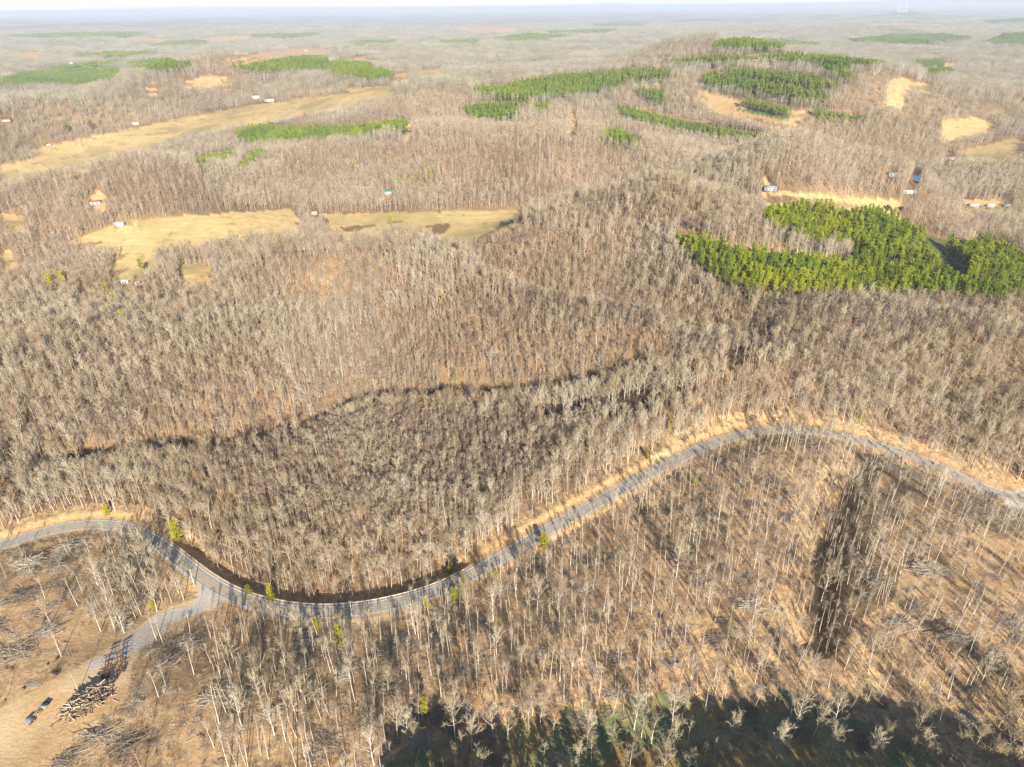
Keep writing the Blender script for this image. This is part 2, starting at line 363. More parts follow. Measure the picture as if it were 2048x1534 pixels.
M_cedar = ramp_mat('cedar_leaves', [(0, (.24,.25,.020)), (0.6, (.33,.31,.025)), (1, (.42,.36,.035))])
M_pbark = simple('pine_bark', (.20,.14,.10))
M_rust = simple('rusty_steel', (.17,.075,.035), 0.8, 0.5, 2)
M_wood = ramp_mat('cut_wood', [(0, (.34,.26,.17)), (0.4, (.50,.40,.28)), (0.7, (.25,.18,.12)), (1, (.62,.52,.38))])
M_log_end = simple('log_end', (.62,.46,.28))
M_grey = simple('weathered_deck', (.30,.29,.275), 0.8, 0.35, 1.2)
M_black = simple('black_rubber', (.03,.03,.03))
M_pole = simple('pole_wood', (.50,.44,.36))
M_galv = simple('galvanised_steel', (.62,.62,.62), 0.45, 0.12, 2, 0.3, 0.4)
M_yel = simple('yellow_plastic', (.75,.45,.02), 0.5)
M_white = simple('white_siding', (.45,.44,.43), 0.7, 0.08, 0.6)
M_troof = simple('teal_metal_roof', (.03,.27,.27), 0.5, 0.15, 0.6)
M_groof = simple('grey_roof', (.22,.23,.25), 0.7, 0.2, 0.6)
M_wroof = simple('white_roof', (.42,.425,.43), 0.5, 0.08, 0.5)
M_rroof = simple('red_roof', (.36,.10,.07), 0.6, 0.2, 0.6)
M_broof = simple('blue_roof', (.22,.28,.36), 0.5, 0.15, 0.6)
M_glass = simple('window_glass', (.04,.05,.06), 0.2, 0.1, 1, 0, 0.5)
M_red = simple('red_paint', (.55,.03,.03), 0.45, 0.15, 2)
M_dark = simple('dark_soil', (.05,.035,.025))

def ground_material():
    mt, n, b = newmat('ground_soil')
    co = nd(n, 'ShaderNodeTexCoord').outputs['Object']
    A = nd(n, 'ShaderNodeAttribute'); A.attribute_name = 'cover_a'
    B = nd(n, 'ShaderNodeAttribute'); B.attribute_name = 'cover_b'
    sa = nd(n, 'ShaderNodeSeparateColor'); n.links.new(A.outputs['Color'], sa.inputs[0])
    sb = nd(n, 'ShaderNodeSeparateColor'); n.links.new(B.outputs['Color'], sb.inputs[0])
    # leaf litter
    litter = mixrgb(n, noise(n, 0.05, 4, 0.6, co), (.45,.28,.125), (.62,.43,.22))
    litter = mixrgb(n, noise(n, 0.55, 4, 0.7, co, 0.42, 0.60), litter, (.24,.15,.08))
    litter = mixrgb(n, noise(n, 0.16, 5, 0.75, co, 0.50, 0.62), litter, (.21,.135,.075))
    litter = mixrgb(n, noise(n, 2.6, 3, 0.7, co, 0.5, 0.72), litter, (.56,.43,.28))
    # dry grass with mowing streaks
    mp = nd(n, 'ShaderNodeMapping'); mp.inputs['Rotation'].default_value = (0, 0, 0.25); mp.inputs['Scale'].default_value = (.015, 0.16, 1)
    n.links.new(co, mp.inputs['Vector'])
    grass = mixrgb(n, noise(n, 1.0, 4, 0.6, mp.outputs[0]), (.42,.30,.135), (.56,.415,.20))
    grass = mixrgb(n, noise(n, 0.014, 5, 0.65, co, 0.48, 0.62), grass, (.33,.27,.12))
    grass = mixrgb(n, noise(n, 0.05, 4, 0.7, co, 0.56, 0.68), grass, (.28,.19,.095))
    dirt = mixrgb(n, noise(n, 0.10, 5, 0.65, co), (.46,.28,.125), (.60,.42,.225))
    dirt = mixrgb(n, noise(n, 1.1, 4, 0.7, co, 0.52, 0.70), dirt, (.30,.18,.085))
    grav = mixrgb(n, noise(n, 1.4, 5, 0.7, co), (.44,.415,.39), (.56,.53,.495))
    canopy = mixrgb(n, noise(n, 0.018, 6, 0.75, co), (.26,.24,.195), (.37,.345,.285))
    canopy = mixrgb(n, noise(n, 0.0011, 5, 0.62, co, .42, .62), canopy, (.19,.19,.15))
    canopy = mixrgb(n, noise(n, 0.0019, 4, 0.6, co, .58, .70), canopy, (.42,.36,.28))
    pine = mixrgb(n, noise(n, 0.02, 6, 0.75, co), (.07,.12,.03), (.12,.18,.045))
    c = mixrgb(n, sb.outputs[0], litter, canopy)
    c = mixrgb(n, sa.outputs[0], c, grass)
    c = mixrgb(n, sa.outputs[1], c, dirt)
    c = mixrgb(n, sb.outputs[1], c, (.66,.50,.30))
    c = mixrgb(n, sa.outputs[2], c, grav)
    c = mixrgb(n, B.outputs['Alpha'], c, pine)
    c = mixrgb(n, sb.outputs[2], c, (.135,.088,.048))  # ploughed soil, plus painted shade of forest floor, hollow and gully
    foot_shade = mixrgb(n, noise(n, 0.09, 5, 0.65, co, .42, .60), (.075,.17,.075), (.26,.165,.05))  # green shadow tint mixed with brown soil, painted into the ground colour
    c = mixrgb(n, A.outputs['Alpha'], c, foot_shade)
    n.links.new(c, b.inputs['Base Color']); b.inputs['Roughness'].default_value = 0.95
    b.inputs['Specular IOR Level'].default_value = 0.05
    bp = nd(n, 'ShaderNodeBump'); bp.inputs['Strength'].default_value = 0.5; bp.inputs['Distance'].default_value = 0.35
    t = nd(n, 'ShaderNodeTexNoise'); t.inputs['Scale'].default_value = 0.9; t.inputs['Detail'].default_value = 5
    n.links.new(co, t.inputs['Vector']); n.links.new(t.outputs['Fac'], bp.inputs['Height']); n.links.new(bp.outputs[0], b.inputs['Normal'])
    return mt

# ------------------------------------------------------------------ mesh helpers
COL = scene.collection
def npmesh(name, V, F, mats, midx=None, smooth=False):
    """V (n,3); F: list/array of equal-size polygons or list of arrays"""
    me = bpy.data.meshes.new(name)
    groups = F if isinstance(F, list) else [F]
    groups = [np.asarray(g, np.int32) for g in groups if len(g)]
    V = np.asarray(V, np.float32)
    me.vertices.add(len(V)); me.vertices.foreach_set('co', V.ravel())
    loops = np.concatenate([g.ravel() for g in groups]); tot = np.concatenate([np.full(len(g), g.shape[1], np.int32) for g in groups])
    me.loops.add(len(loops)); me.loops.foreach_set('vertex_index', loops)
    me.polygons.add(len(tot)); st = np.concatenate([[0], np.cumsum(tot)[:-1]]).astype(np.int32)
    me.polygons.foreach_set('loop_start', st); me.polygons.foreach_set('loop_total', tot)
    for mt in mats: me.materials.append(mt)
    if midx is not None: me.polygons.foreach_set('material_index', np.asarray(midx, np.int32))
    if smooth: me.polygons.foreach_set('use_smooth', np.ones(len(tot), bool))
    me.update(calc_edges=True); me.validate(); return me
class MB:
    def __init__(s): s.V = []; s.T = []; s.Q = []
    def tube(s, pts, rad, n=4, cap=False):
        pts = [np.asarray(p, float) for p in pts]; base = len(s.V)
        for i, p in enumerate(pts):
            a = pts[min(i+1, len(pts)-1)]-pts[max(i-1, 0)]; a = a/(np.linalg.norm(a)+1e-9)
            q = np.cross(a, [0, 0, 1] if abs(a[2]) < .9 else [1, 0, 0]); q /= np.linalg.norm(q)+1e-9; e = np.cross(a, q)
            for k in range(n):
                t = 2*math.pi*k/n; s.V.append(p+(q*math.cos(t)+e*math.sin(t))*rad[i])
        for i in range(len(pts)-1):
            for k in range(n):
                k2 = (k+1) % n; s.Q.append((base+i*n+k, base+i*n+k2, base+(i+1)*n+k2, base+(i+1)*n+k))
        if cap:
            for i in (0, len(pts)-1):
                c = len(s.V); s.V.append(pts[i])
                for k in range(n): s.T.append((c, base+i*n+k, base+i*n+(k+1) % n))
    def spike(s, p, q, r):
        p = np.asarray(p, float); q = np.asarray(q, float); a = q-p; a = a/(np.linalg.norm(a)+1e-9)
        e = np.cross(a, [0, 0, 1] if abs(a[2]) < .9 else [1, 0, 0]); e /= np.linalg.norm(e)+1e-9; f = np.cross(a, e)
        b = len(s.V)
        for k in range(3):
            t = 2.0944*k; s.V.append(p+(e*math.cos(t)+f*math.sin(t))*r)
        s.V.append(q)
        s.T += [(b, b+1, b+3), (b+1, b+2, b+3), (b+2, b, b+3)]
    def tri(s, a, b, c):
        k = len(s.V); s.V += [a, b, c]; s.T.append((k, k+1, k+2))
    def box(s, c, size, rz=0.0, rx=0.0):
        b = len(s.V); R = np.array(Matrix.Rotation(rz, 3, 'Z') @ Matrix.Rotation(rx, 3, 'X'))
        for dz in (-.5, .5):
            for dx, dy in ((-.5,-.5),(.5,-.5),(.5,.5),(-.5,.5)):
                s.V.append(np.asarray(c, float)+R@(np.array([dx, dy, dz])*np.asarray(size, float)))
        s.Q += [(b+3,b+2,b+1,b),(b+4,b+5,b+6,b+7),(b,b+1,b+5,b+4),(b+1,b+2,b+6,b+5),(b+2,b+3,b+7,b+6),(b+3,b,b+4,b+7)]
    def mesh(s, name, mat, smooth=False):
        return npmesh(name, np.array(s.V), [np.array(s.Q).reshape(-1, 4), np.array(s.T).reshape(-1, 3)], [mat], None, smooth)
def joined(name, parts):
    V = []; T = []; Q = []; mq = []; mt = []; mats = []
    for mb, mat in parts:
        o = len(V); V += list(mb.V); mats.append(mat); i = len(mats)-1
        Q += [tuple(a+o for a in f) for f in mb.Q]; mq += [i]*len(mb.Q)
        T += [tuple(a+o for a in f) for f in mb.T]; mt += [i]*len(mb.T)
    return npmesh(name, np.array(V), [np.array(Q).reshape(-1, 4), np.array(T).reshape(-1, 3)], mats, mq+mt)
def link(name, me, parent=None, loc=None, rz=0.0):
    o = bpy.data.objects.new(name, me); COL.objects.link(o)
    if parent is not None: o.parent = parent
    if loc is not None: o.location = loc
    o.rotation_euler = (0, 0, rz); return o
def tag(o, label, cat, group=None):
    o['label'] = label; o['category'] = cat
    if group: o['group'] = group
    return o
def thing(name, label, cat, loc=(0,0,0), rz=0.0, group=None):
    o = bpy.data.objects.new(name, None); COL.objects.link(o); o.location = loc; o.rotation_euler = (0,0,rz)
    o.empty_display_size = 1; return tag(o, label, cat, group)

# ------------------------------------------------------------------ ground sheet to the horizon
def build_ground():
    half = math.radians(45)
    th = np.concatenate([-np.linspace(math.pi, half, 40)[:-1], np.linspace(-half, half, 960), np.linspace(half, math.pi, 40)[1:]])
    rr = np.concatenate([np.geomspace(2, 120, 45)[:-1], np.geomspace(120, 700, 480)[:-1], np.geomspace(700, 3000, 230)[:-1], np.geomspace(3000, 60000, 200)])
    R, TH = np.meshgrid(rr, th, indexing='ij'); x = (R*np.sin(TH)).ravel(); y = (R*np.cos(TH)).ravel()
    z, sd, ru = height(x, y, True)
    nr, na = R.shape
    i = np.arange(nr*na).reshape(nr, na)
    F = np.stack([i[:-1,:-1], i[:-1,1:], i[1:,1:], i[1:,:-1]], -1).reshape(-1, 4)[:, ::-1]
    me = npmesh('ground', np.stack([x, y, z], 1), F, [ground_material()], None, True)
    u, v = proj(x, y, z); u2, v2 = wob(u, v, x, y); ut, vt = proj(x, y, z+11)
    front = (y > 60)
    r = R.ravel()
    def mask(polys, top=False):
        k = inany(u2, v2, polys)
        if top: k |= inany(ut, vt, polys)
        return (k & front).astype(np.float32)
    field = mask(FIELDS, True); pine = mask(PINES, True)
    nn = fbm(x/7, y/7, 61, 3); ns = fbm(x/24, y/24, 65, 3)
    verge = ((np.abs(sd) < 9.5+2*nn)).astype(np.float32)*0.9
    cutb = np.where((sd > 3) & (sd < 9+3*nn) & (((ru > 950) & (ru < 1440) | (ru < 260))), 0.5, 0)
    dirt = np.maximum.reduce([mask([LANDING]+TRAILS)*(0.85+0.15*ns), mask(CUTS, True), cutb, verge*0.35, mask(TRACK)])
    near = (sd < 0) & (r < 420)
    dirt = np.maximum(dirt, np.where(near, np.clip(0.12+1.2*ns, 0, 0.7), 0))
    ug, vg = wob(u, v, x, y, 2.6); grav = (inany(ug, vg, GRAVEL) & front)*np.clip(.80+.6*nn, .25, 1)
    land = mask([LANDING]); dirt = np.maximum(dirt, np.where((u < 400) & near & (v > 1150), np.clip(.5+ns, .1, .85), 0))
    pale = np.maximum(np.maximum(mask(PALE)*np.clip(.7+.6*nn, .2, 1), land*np.clip(.35+1.2*ns, 0, .8)), np.where((np.abs(sd) < 3.9), 0.5, 0))
    far = sstep(3000, 6500, r)
    plow_shade = mask(PLOW)*0.85
    brush = np.where((r < 4000) & ~near, np.clip(0.55+0.7*fbm(x/60, y/60, 71, 3), 0.15, 0.85), 0)*(1-field)*(1-dirt)*(np.abs(sd) > 14)  # brown litter under the trees, darkened to paint in woodland shade
    g1 = seg_dist(x, y, GULLIES[0][0]); brush = np.maximum(brush, np.where(front, np.exp(-(g1/38)**2)*.9, 0)*(sd > 14))
    plow_shade = np.maximum(plow_shade, brush)
    plow_shade = np.maximum(plow_shade, mask(SHADESTRIP)*0.7); plow_shade = np.maximum(plow_shade, mask(GULLYSHADE)*0.75)  # adds the painted shade of the hollow and the gully
    uf, vf = u+40*fbm(x/12, y/12, 81, 3), v+45*fbm(x/10, y/10, 85, 3); foot = (inany(uf, vf, FOOTSHADE) & front)*np.clip(.75+.5*ns, .2, 1)  # ragged mask of the painted foreground shadow tone
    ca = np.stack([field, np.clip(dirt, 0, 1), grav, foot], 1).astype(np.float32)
    cb = np.stack([far*(1-field), pale, plow_shade, pine], 1).astype(np.float32)
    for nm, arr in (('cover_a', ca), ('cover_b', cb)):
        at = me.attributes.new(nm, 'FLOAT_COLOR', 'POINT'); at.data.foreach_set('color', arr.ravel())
    o = link('ground', me); o['kind'] = 'structure'
build_ground()

# ------------------------------------------------------------------ road
def strip(name, mat, o1, o2, dz, i0=0, i1=None, dash=None):
    i1 = i1 or len(ROAD)
    P = ROAD[i0:i1]; N = RNORM[i0:i1]
    a = np.column_stack([P[:, :2]+N*o1, P[:, 2]+dz]); b = np.column_stack([P[:, :2]+N*o2, P[:, 2]+dz])
    V = np.empty((2*len(P), 3)); V[0::2] = a; V[1::2] = b; ac = np.empty(2*len(P), np.float32); ac[0::2] = o1; ac[1::2] = o2
    k = np.arange(len(P)-1)*2; F = np.stack([k, k+1, k+3, k+2], 1)
    if o1 > o2: F = F[:, ::-1]
    F = F[:, ::-1]
    me = npmesh(name, V, F, [mat], None, True); me.attributes.new('across', 'FLOAT', 'POINT').data.foreach_set('value', ac)
    o = link(name, me); o['kind'] = 'structure'; return o
def asphalt():
    mt, n, b = newmat('asphalt')
    co = nd(n, 'ShaderNodeTexCoord').outputs['Object']
    c = mixrgb(n, noise(n, 0.12, 4, 0.6, co), (.29,.27,.235), (.365,.343,.30))
    c = mixrgb(n, noise(n, 2.0, 5, 0.7, co), c, (.42,.40,.37))
    at_ = nd(n, 'ShaderNodeAttribute'); at_.attribute_name = 'across'
    ab = nd(n, 'ShaderNodeMath', operation='ABSOLUTE'); n.links.new(at_.outputs['Fac'], ab.inputs[0])
    sn = nd(n, 'ShaderNodeMath', operation='MULTIPLY'); n.links.new(ab.outputs[0], sn.inputs[0]); sn.inputs[1].default_value = 3.9
    co2 = nd(n, 'ShaderNodeMath', operation='SINE'); n.links.new(sn.outputs[0], co2.inputs[0])
    mr = nd(n, 'ShaderNodeMapRange'); n.links.new(co2.outputs[0], mr.inputs[0]); mr.inputs[1].default_value = -1; mr.inputs[2].default_value = 1; mr.inputs[4].default_value = .45
    c = mixrgb(n, mr.outputs[0], c, (.20,.188,.17))
    c = mixrgb(n, noise(n, .35, 4, .7, co, .60, .66), c, (.19,.182,.17))
    n.links.new(c, b.inputs['Base Color']); b.inputs['Roughness'].default_value = 0.8; return mt
M_yline = simple('yellow_line_paint', (.62,.40,.05), 0.7, 0.3, 0.5); M_wline = simple('white_line_paint', (.72,.72,.70), 0.7, 0.25, 0.5)
strip('road', asphalt(), 3.35, -3.35, 0.10)
strip('road_centre_line', M_yline, 0.28, 0.10, 0.106); strip('road_centre_line', M_yline, -0.10, -0.28, 0.106)
strip('road_edge_line', M_wline, 3.02, 2.82, 0.106); strip('road_edge_line', M_wline, -2.82, -3.02, 0.106)

# ------------------------------------------------------------------ tree kinds
def norm(a): return a/(np.linalg.norm(a)+1e-9)
def gen_tree(seed, H, tr, cb, cr, limbs, subs, twigs, twr, fan=0.55, sides=5, lean=0.02):
    """bare tree: returns wood and twig meshes; cb = crown base as share of H, cr = crown radius"""
    R = random.Random(seed); W = MB(); T = MB()
    pts = []; x = y = 0.0; top = H*(0.80 if limbs > 6 else 0.9)
    lx, ly = R.gauss(0, lean), R.gauss(0, lean)
    ns = 7
    for i in range(ns+1):
        t = i/ns; pts.append(np.array([x, y, top*t])); x += lx*top/ns+R.gauss(0, .012*H/ns*2); y += ly*top/ns+R.gauss(0, .012*H/ns*2)
    rad = [tr*(1.15 if i == 0 else (1-0.80*i/ns)) for i in range(ns+1)]
    W.tube(pts, rad, sides)
    def trunk(t):
        f = t*ns; i = min(int(f), ns-1); return pts[i]+(pts[i+1]-pts[i])*(f-i)
    for l in range(limbs):
        t = cb+(1-cb)*((l+R.random()*0.8)/limbs); t = min(t*H/top, 1.0)
        p = trunk(t); az = l*2.4+R.random()*1.2
        rel = (t-cb)/(1-cb+1e-6)
        el = math.radians(28+40*rel+R.uniform(-8, 14))
        L = cr*(1.15-0.45*rel)*R.uniform(0.75, 1.2)/max(math.cos(el), 0.5)
        d = np.array([math.cos(az)*math.cos(el), math.sin(az)*math.cos(el), math.sin(el)])
        q = [p]; k = 3
        for i in range(k):
            d = norm(d+np.array([R.gauss(0, .18), R.gauss(0, .18), 0.22*fan+R.gauss(0, .1)])); q.append(q[-1]+d*L/k)
        lr = tr*(0.52-0.26*rel)
        W.tube(q, [lr, lr*.75, lr*.5, lr*.22], 3)
        for sI in range(subs):
            f = 0.25+0.75*(sI+R.random())/subs; a = f*k; i = min(int(a), k-1); b = q[i]+(q[i+1]-q[i])*(a-i)
            dd = norm(q[i+1]-q[i]); sdv = norm(dd+np.array([R.gauss(0, .7), R.gauss(0, .7), R.gauss(.25, .45)]))
            sl = L*R.uniform(.30, .55)*(1.15-.5*f); e = b+sdv*sl*.55; g = e+norm(sdv+np.array([R.gauss(0,.3), R.gauss(0,.3), .35]))*sl*.45
            T.tube([b, e, g], [lr*.34+.008, lr*.24+.006, .01], 3)
            for tI in range(twigs):
                f2 = R.random(); c = b+(e-b)*f2*1.6 if f2 < .6 else e+(g-e)*(f2-.6)/.4
                td = norm(sdv+np.array([R.gauss(0, .75), R.gauss(0, .75), R.gauss(.35, .5)]))
                T.spike(c, c+td*R.uniform(.7, 1.8)*(0.6+0.07*cr), twr*R.uniform(.7, 1.3))
    return W, T

BARE = []
def add_kind(lst, args, mats): lst.append((gen_tree(*args), mats))
# 0-4 mature spreading, 5-9 slender woodland, 10-13 tall thin survivors
for s in range(5): add_kind(BARE, (100+s, 15.5+s*.8, .24, .36, 4.1, 14, 6, 10, .031, .75), (M_bark, M_twig))
for s in range(5): add_kind(BARE, (200+s, 10.5+s*.7, .105, .44, 1.9, 11, 4, 8, .026, .9), (M_ybark, M_ytwig))
for s in range(5): add_kind(BARE, (300+s, 14.5+s*1.0, .165, .64, 1.8, 8, 3, 6, .018, .8, 5, .035), (M_bark, M_twig))
LODM = []   # woodland seen from over 600 m
for s in range(4): add_kind(LODM, (400+s, 14.5+s, .21, .38, 3.9, 11, 4, 5, .050, .7, 3), (M_bark, M_twig))
for s in range(4): add_kind(LODM, (450+s, 10.5+s, .12, .42, 2.1, 9, 3, 4, .044, .9, 3), (M_ybark, M_ytwig))
def far_patch(seed, n, size, mats):
    R = random.Random(seed); W = MB(); T = MB()
    for k in range(n):
        a, b = gen_tree(seed*50+k, R.uniform(10, 15), .16, .36, R.uniform(2.4, 3.8), 6, 2, 3, .125, .6, 3)
        o = np.array([R.uniform(-.5, .5)*size, R.uniform(-.5, .5)*size, 0])
        for src, dst in ((a, W), (b, T)):
            off = len(dst.V); dst.V += [p+o for p in src.V]
            dst.Q += [tuple(i+off for i in f) for f in src.Q]; dst.T += [tuple(i+off for i in f) for f in src.T]
    return (W, T), mats
FARP = [far_patch(20+s, 9, 13, (M_ybark, M_ftwig)) for s in range(5)]
FARX = [far_patch(40+s, 26, 32, (M_ftwig, M_ftwig)) for s in range(4)]

def gen_pine(seed, H, cb, cr, tufts, ts, cone=0.75, tris=9):
    R = random.Random(seed); W = MB(); T = MB()
    W.tube([(0,0,0),(R.gauss(0,.1),R.gauss(0,.1),H*.5),(R.gauss(0,.2),R.gauss(0,.2),H*.97)], [.19*H/15, .13*H/15, .02], 5)
    n = 26
    for k in range(n):
        t = cb+(.95-cb)*k/n; rel = (t-cb)/(1-cb); az = k*2.4+R.random()
        L = cr*(1-cone*rel)*R.uniform(.7, 1.15)*min(1, .55+rel*2.5)
        b = np.array([0, 0, H*t]); e = b+np.array([math.cos(az)*L, math.sin(az)*L, L*R.uniform(.1, .45)])
        W.tube([b, e], [.05, .015], 3)
        for j in range(max(2, int(tufts/n))):
            f = R.uniform(.25, 1.05); c = b+(e-b)*f+np.array([R.gauss(0, .28), R.gauss(0, .28), R.gauss(.1, .2)])*cr*.35
            for q in range(tris):
                d = norm(np.array([R.gauss(0, 1), R.gauss(0, 1), R.gauss(.35, .8)])); s2 = norm(np.cross(d, [R.gauss(0,1), R.gauss(0,1), R.gauss(0,1)]))
                l = ts*R.uniform(.6, 1.3); T.tri(c+s2*ts*.17, c-s2*ts*.17, c+d*l)
    return W, T
PINEK = [(gen_pine(500+s, 14+s*.8, .42, 2.3, 105, .75), (M_pbark, M_needle)) for s in range(4)]
M_needle_far = ramp_mat('far_pine_needles', [(0, (.13,.185,.028)), (0.5, (.19,.25,.033)), (1, (.27,.32,.045))], (.75,.85,.85), 0.01)
PINEF = [(gen_pine(520+s, 13+s, .30, 2.6, 52, 1.5, .7, 6), (M_pbark, M_needle_far)) for s in range(3)]
CEDAR = [(gen_pine(540+s, 5.0+s*.6, .05, 1.35, 130, .48, .85, 9), (M_pbark, M_cedar)) for s in range(3)]
def pine_patch(seed):
    R = random.Random(seed); W = MB(); T = MB()
    for k in range(12):
        a, b = gen_pine(seed*30+k, R.uniform(12, 16), .3, 3.0, 26, 2.6, .6, 5)
        o = np.array([R.uniform(-12, 12), R.uniform(-12, 12), 0])
        for src, dst in ((a, W), (b, T)):
            off = len(dst.V); dst.V += [p+o for p in src.V]
            dst.Q += [tuple(i+off for i in f) for f in src.Q]; dst.T += [tuple(i+off for i in f) for f in src.T]
    return (W, T), (M_pbark, M_needle_far)
PINEX = [pine_patch(60+s) for s in range(2)]
def gen_shrub(seed, H, n, spread, r):
    R = random.Random(seed); W = MB()
    for k in range(n):
        az = R.random()*6.28; b = np.array([R.gauss(0, spread*.35), R.gauss(0, spread*.35), 0])
        d = norm(np.array([R.gauss(0, .38), R.gauss(0, .38), 1])); e = b+d*H*R.uniform(.5, 1.1)
        W.spike(b, e, r)
        for q in range(4):
            f = R.uniform(.3, .9); c = b+(e-b)*f; W.spike(c, c+norm(d+np.array([R.gauss(0,.6), R.gauss(0,.6), 0]))*H*R.uniform(.2, .4), r*.6)
    return W
SHRUB = [gen_shrub(600+s, 1.8+.5*s, 16, 1.6, .022) for s in range(4)]
SAPL = [gen_shrub(620+s, 4.5+s, 4, .8, .030) for s in range(3)]
def gen_slash(seed, n, L, w, h, r=.05):
    """a felled top: a few stems with their branches lying flat and tangled"""
    R = random.Random(seed); W = MB()
    for k in range(n):
        a = R.gauss(0, .62)+(math.pi if R.random() < .3 else 0); l = L*R.uniform(.3, 1.0)
        c = np.array([R.gauss(0, L*.22), R.gauss(0, w*.35), R.uniform(.08, h)]); d = np.array([math.cos(a), math.sin(a), R.gauss(.02, .09)])
        p, q = c-d*l/2, c+d*l/2; p[2] = max(p[2], .03); q[2] = max(q[2], .05); mid = (p+q)/2+np.array([R.gauss(0, .3), R.gauss(0, .45), R.gauss(.12, .15)])
        rr = r*R.uniform(.5, 1.7)*(3.0 if k < n*.06 else 1); W.tube([p, mid, q], [rr, rr*.75, rr*.25], 4, True)
        for j in range(4):
            b = p+(q-p)*R.uniform(.3, .95); s2 = norm(d*R.uniform(.4, 1)+np.array([R.gauss(0, .6), R.gauss(0, .6), R.gauss(.2, .3)])); e = b+s2*R.uniform(.6, 2.2)
            e[2] = max(e[2], .04); W.spike(b, e, rr*.45)
    return W
SLASH = [gen_slash(700+s, 95, 7.5, 4.0, 1.3, .042) for s in range(4)]
STICK = [gen_slash(720+s, 11, 5.0, 2.6, .45, .045) for s in range(4)]

def proto_collection(name, kinds):
    c = bpy.data.collections.new(name)
    for i, (mb, mats) in enumerate(kinds):
        me = joined('%s_%02d' % (name, i), list(zip(mb, mats))) if isinstance(mb, tuple) else mb.mesh('%s_%02d' % (name, i), mats)
        c.objects.link(bpy.data.objects.new('%s_%02d' % (name, i), me))
    return c
def scatter(name, coll, pos, rz, sc, idx, tilt=None):
    """one stuff object: the kinds of a collection set out on points"""
    n = len(pos); me = bpy.data.meshes.new(name); me.vertices.add(n); me.vertices.foreach_set('co', np.asarray(pos, np.float32).ravel())
    rot = np.zeros((n, 3), np.float32); rot[:, 2] = rz
    if tilt is not None: rot[:, :2] = tilt
    S = np.asarray(sc, np.float32); S = np.repeat(S[:, None], 3, 1) if S.ndim == 1 else S
    me.attributes.new('rot', 'FLOAT_VECTOR', 'POINT').data.foreach_set('vector', rot.ravel())
    me.attributes.new('scl', 'FLOAT_VECTOR', 'POINT').data.foreach_set('vector', S.ravel())
    me.attributes.new('idx', 'INT', 'POINT').data.foreach_set('value', np.asarray(idx, np.int32))
    o = link(name, me); o['kind'] = 'stuff'
    g = bpy.data.node_groups.new(name, 'GeometryNodeTree')
    g.interface.new_socket('Geometry', in_out='INPUT', socket_type='NodeSocketGeometry'); g.interface.new_socket('Geometry', in_out='OUTPUT', socket_type='NodeSocketGeometry')
    gi = g.nodes.new('NodeGroupInput'); go = g.nodes.new('NodeGroupOutput'); ip = g.nodes.new('GeometryNodeInstanceOnPoints'); ci = g.nodes.new('GeometryNodeCollectionInfo')
    ci.inputs['Collection'].default_value = coll; ci.inputs['Separate Children'].default_value = True; ci.inputs['Reset Children'].default_value = True
    ip.inputs['Pick Instance'].default_value = True
    for nm, ty, sock in (('rot', 'FLOAT_VECTOR', 'Rotation'), ('scl', 'FLOAT_VECTOR', 'Scale'), ('idx', 'INT', 'Instance Index')):
        a = g.nodes.new('GeometryNodeInputNamedAttribute'); a.data_type = ty; a.inputs['Name'].default_value = nm
        g.links.new(a.outputs['Attribute'], ip.inputs[sock])
    g.links.new(gi.outputs[0], ip.inputs['Points']); g.links.new(ci.outputs[0], ip.inputs['Instance']); g.links.new(ip.outputs[0], go.inputs[0])
    md = o.modifiers.new('scatter', 'NODES'); md.node_group = g
    return o

# ------------------------------------------------------------------ where trees stand
rng = np.random.default_rng(11)
HALF = math.radians(52)
def wedge(r1, r2, area):
    """jittered points over the ground between two distances, about one per AREA square metres"""
    s = math.sqrt(area); X = r2*math.sin(HALF)+s
    gx, gy = np.meshgrid(np.arange(-X, X, s), np.arange(r1*math.cos(HALF)*.8, r2+s, s))
    x = gx.ravel()+rng.uniform(-.5, .5, gx.size)*s; y = gy.ravel()+rng.uniform(-.5, .5, gx.size)*s
    r = np.hypot(x, y); k = (r >= r1) & (r < r2) & (np.abs(np.arctan2(x, y)) < HALF)
    x, y = x[k], y[k]; z, sd, ru = height(x, y, True); u, v = proj(x, y, z)
    k = (v < 1650) & (u > -140) & (u < 2190)
    return [a[k] for a in (x, y, z, sd, ru, u, v)]
def open_ground(x, y, z, u, v, th, extra=()):
    """true where a clearing, a plantation or the landing keeps broadleaf trees out"""
    k = np.zeros(u.shape, bool)
    for f in (0, .35, .65, .95):
        a, b = proj(x, y, z+th*f); k |= inany(a, b, FIELDS+CUTS+HOMES)
        if f < .7: k |= inany(a, b, PINES)
    return k
NEAR_TREES = []     # individuals: x, y, z, kind, scale, rz, zone
def above_road(sd, r): return (sd > 0) & (sd < 900) | (r > 420)

stuff_pos, stuff_idx, stuff_sc = [], [], []
def put(x, y, z, idx, sc): stuff_pos.append(np.stack([x, y, z-.15], 1)); stuff_idx.append(idx); stuff_sc.append(sc)
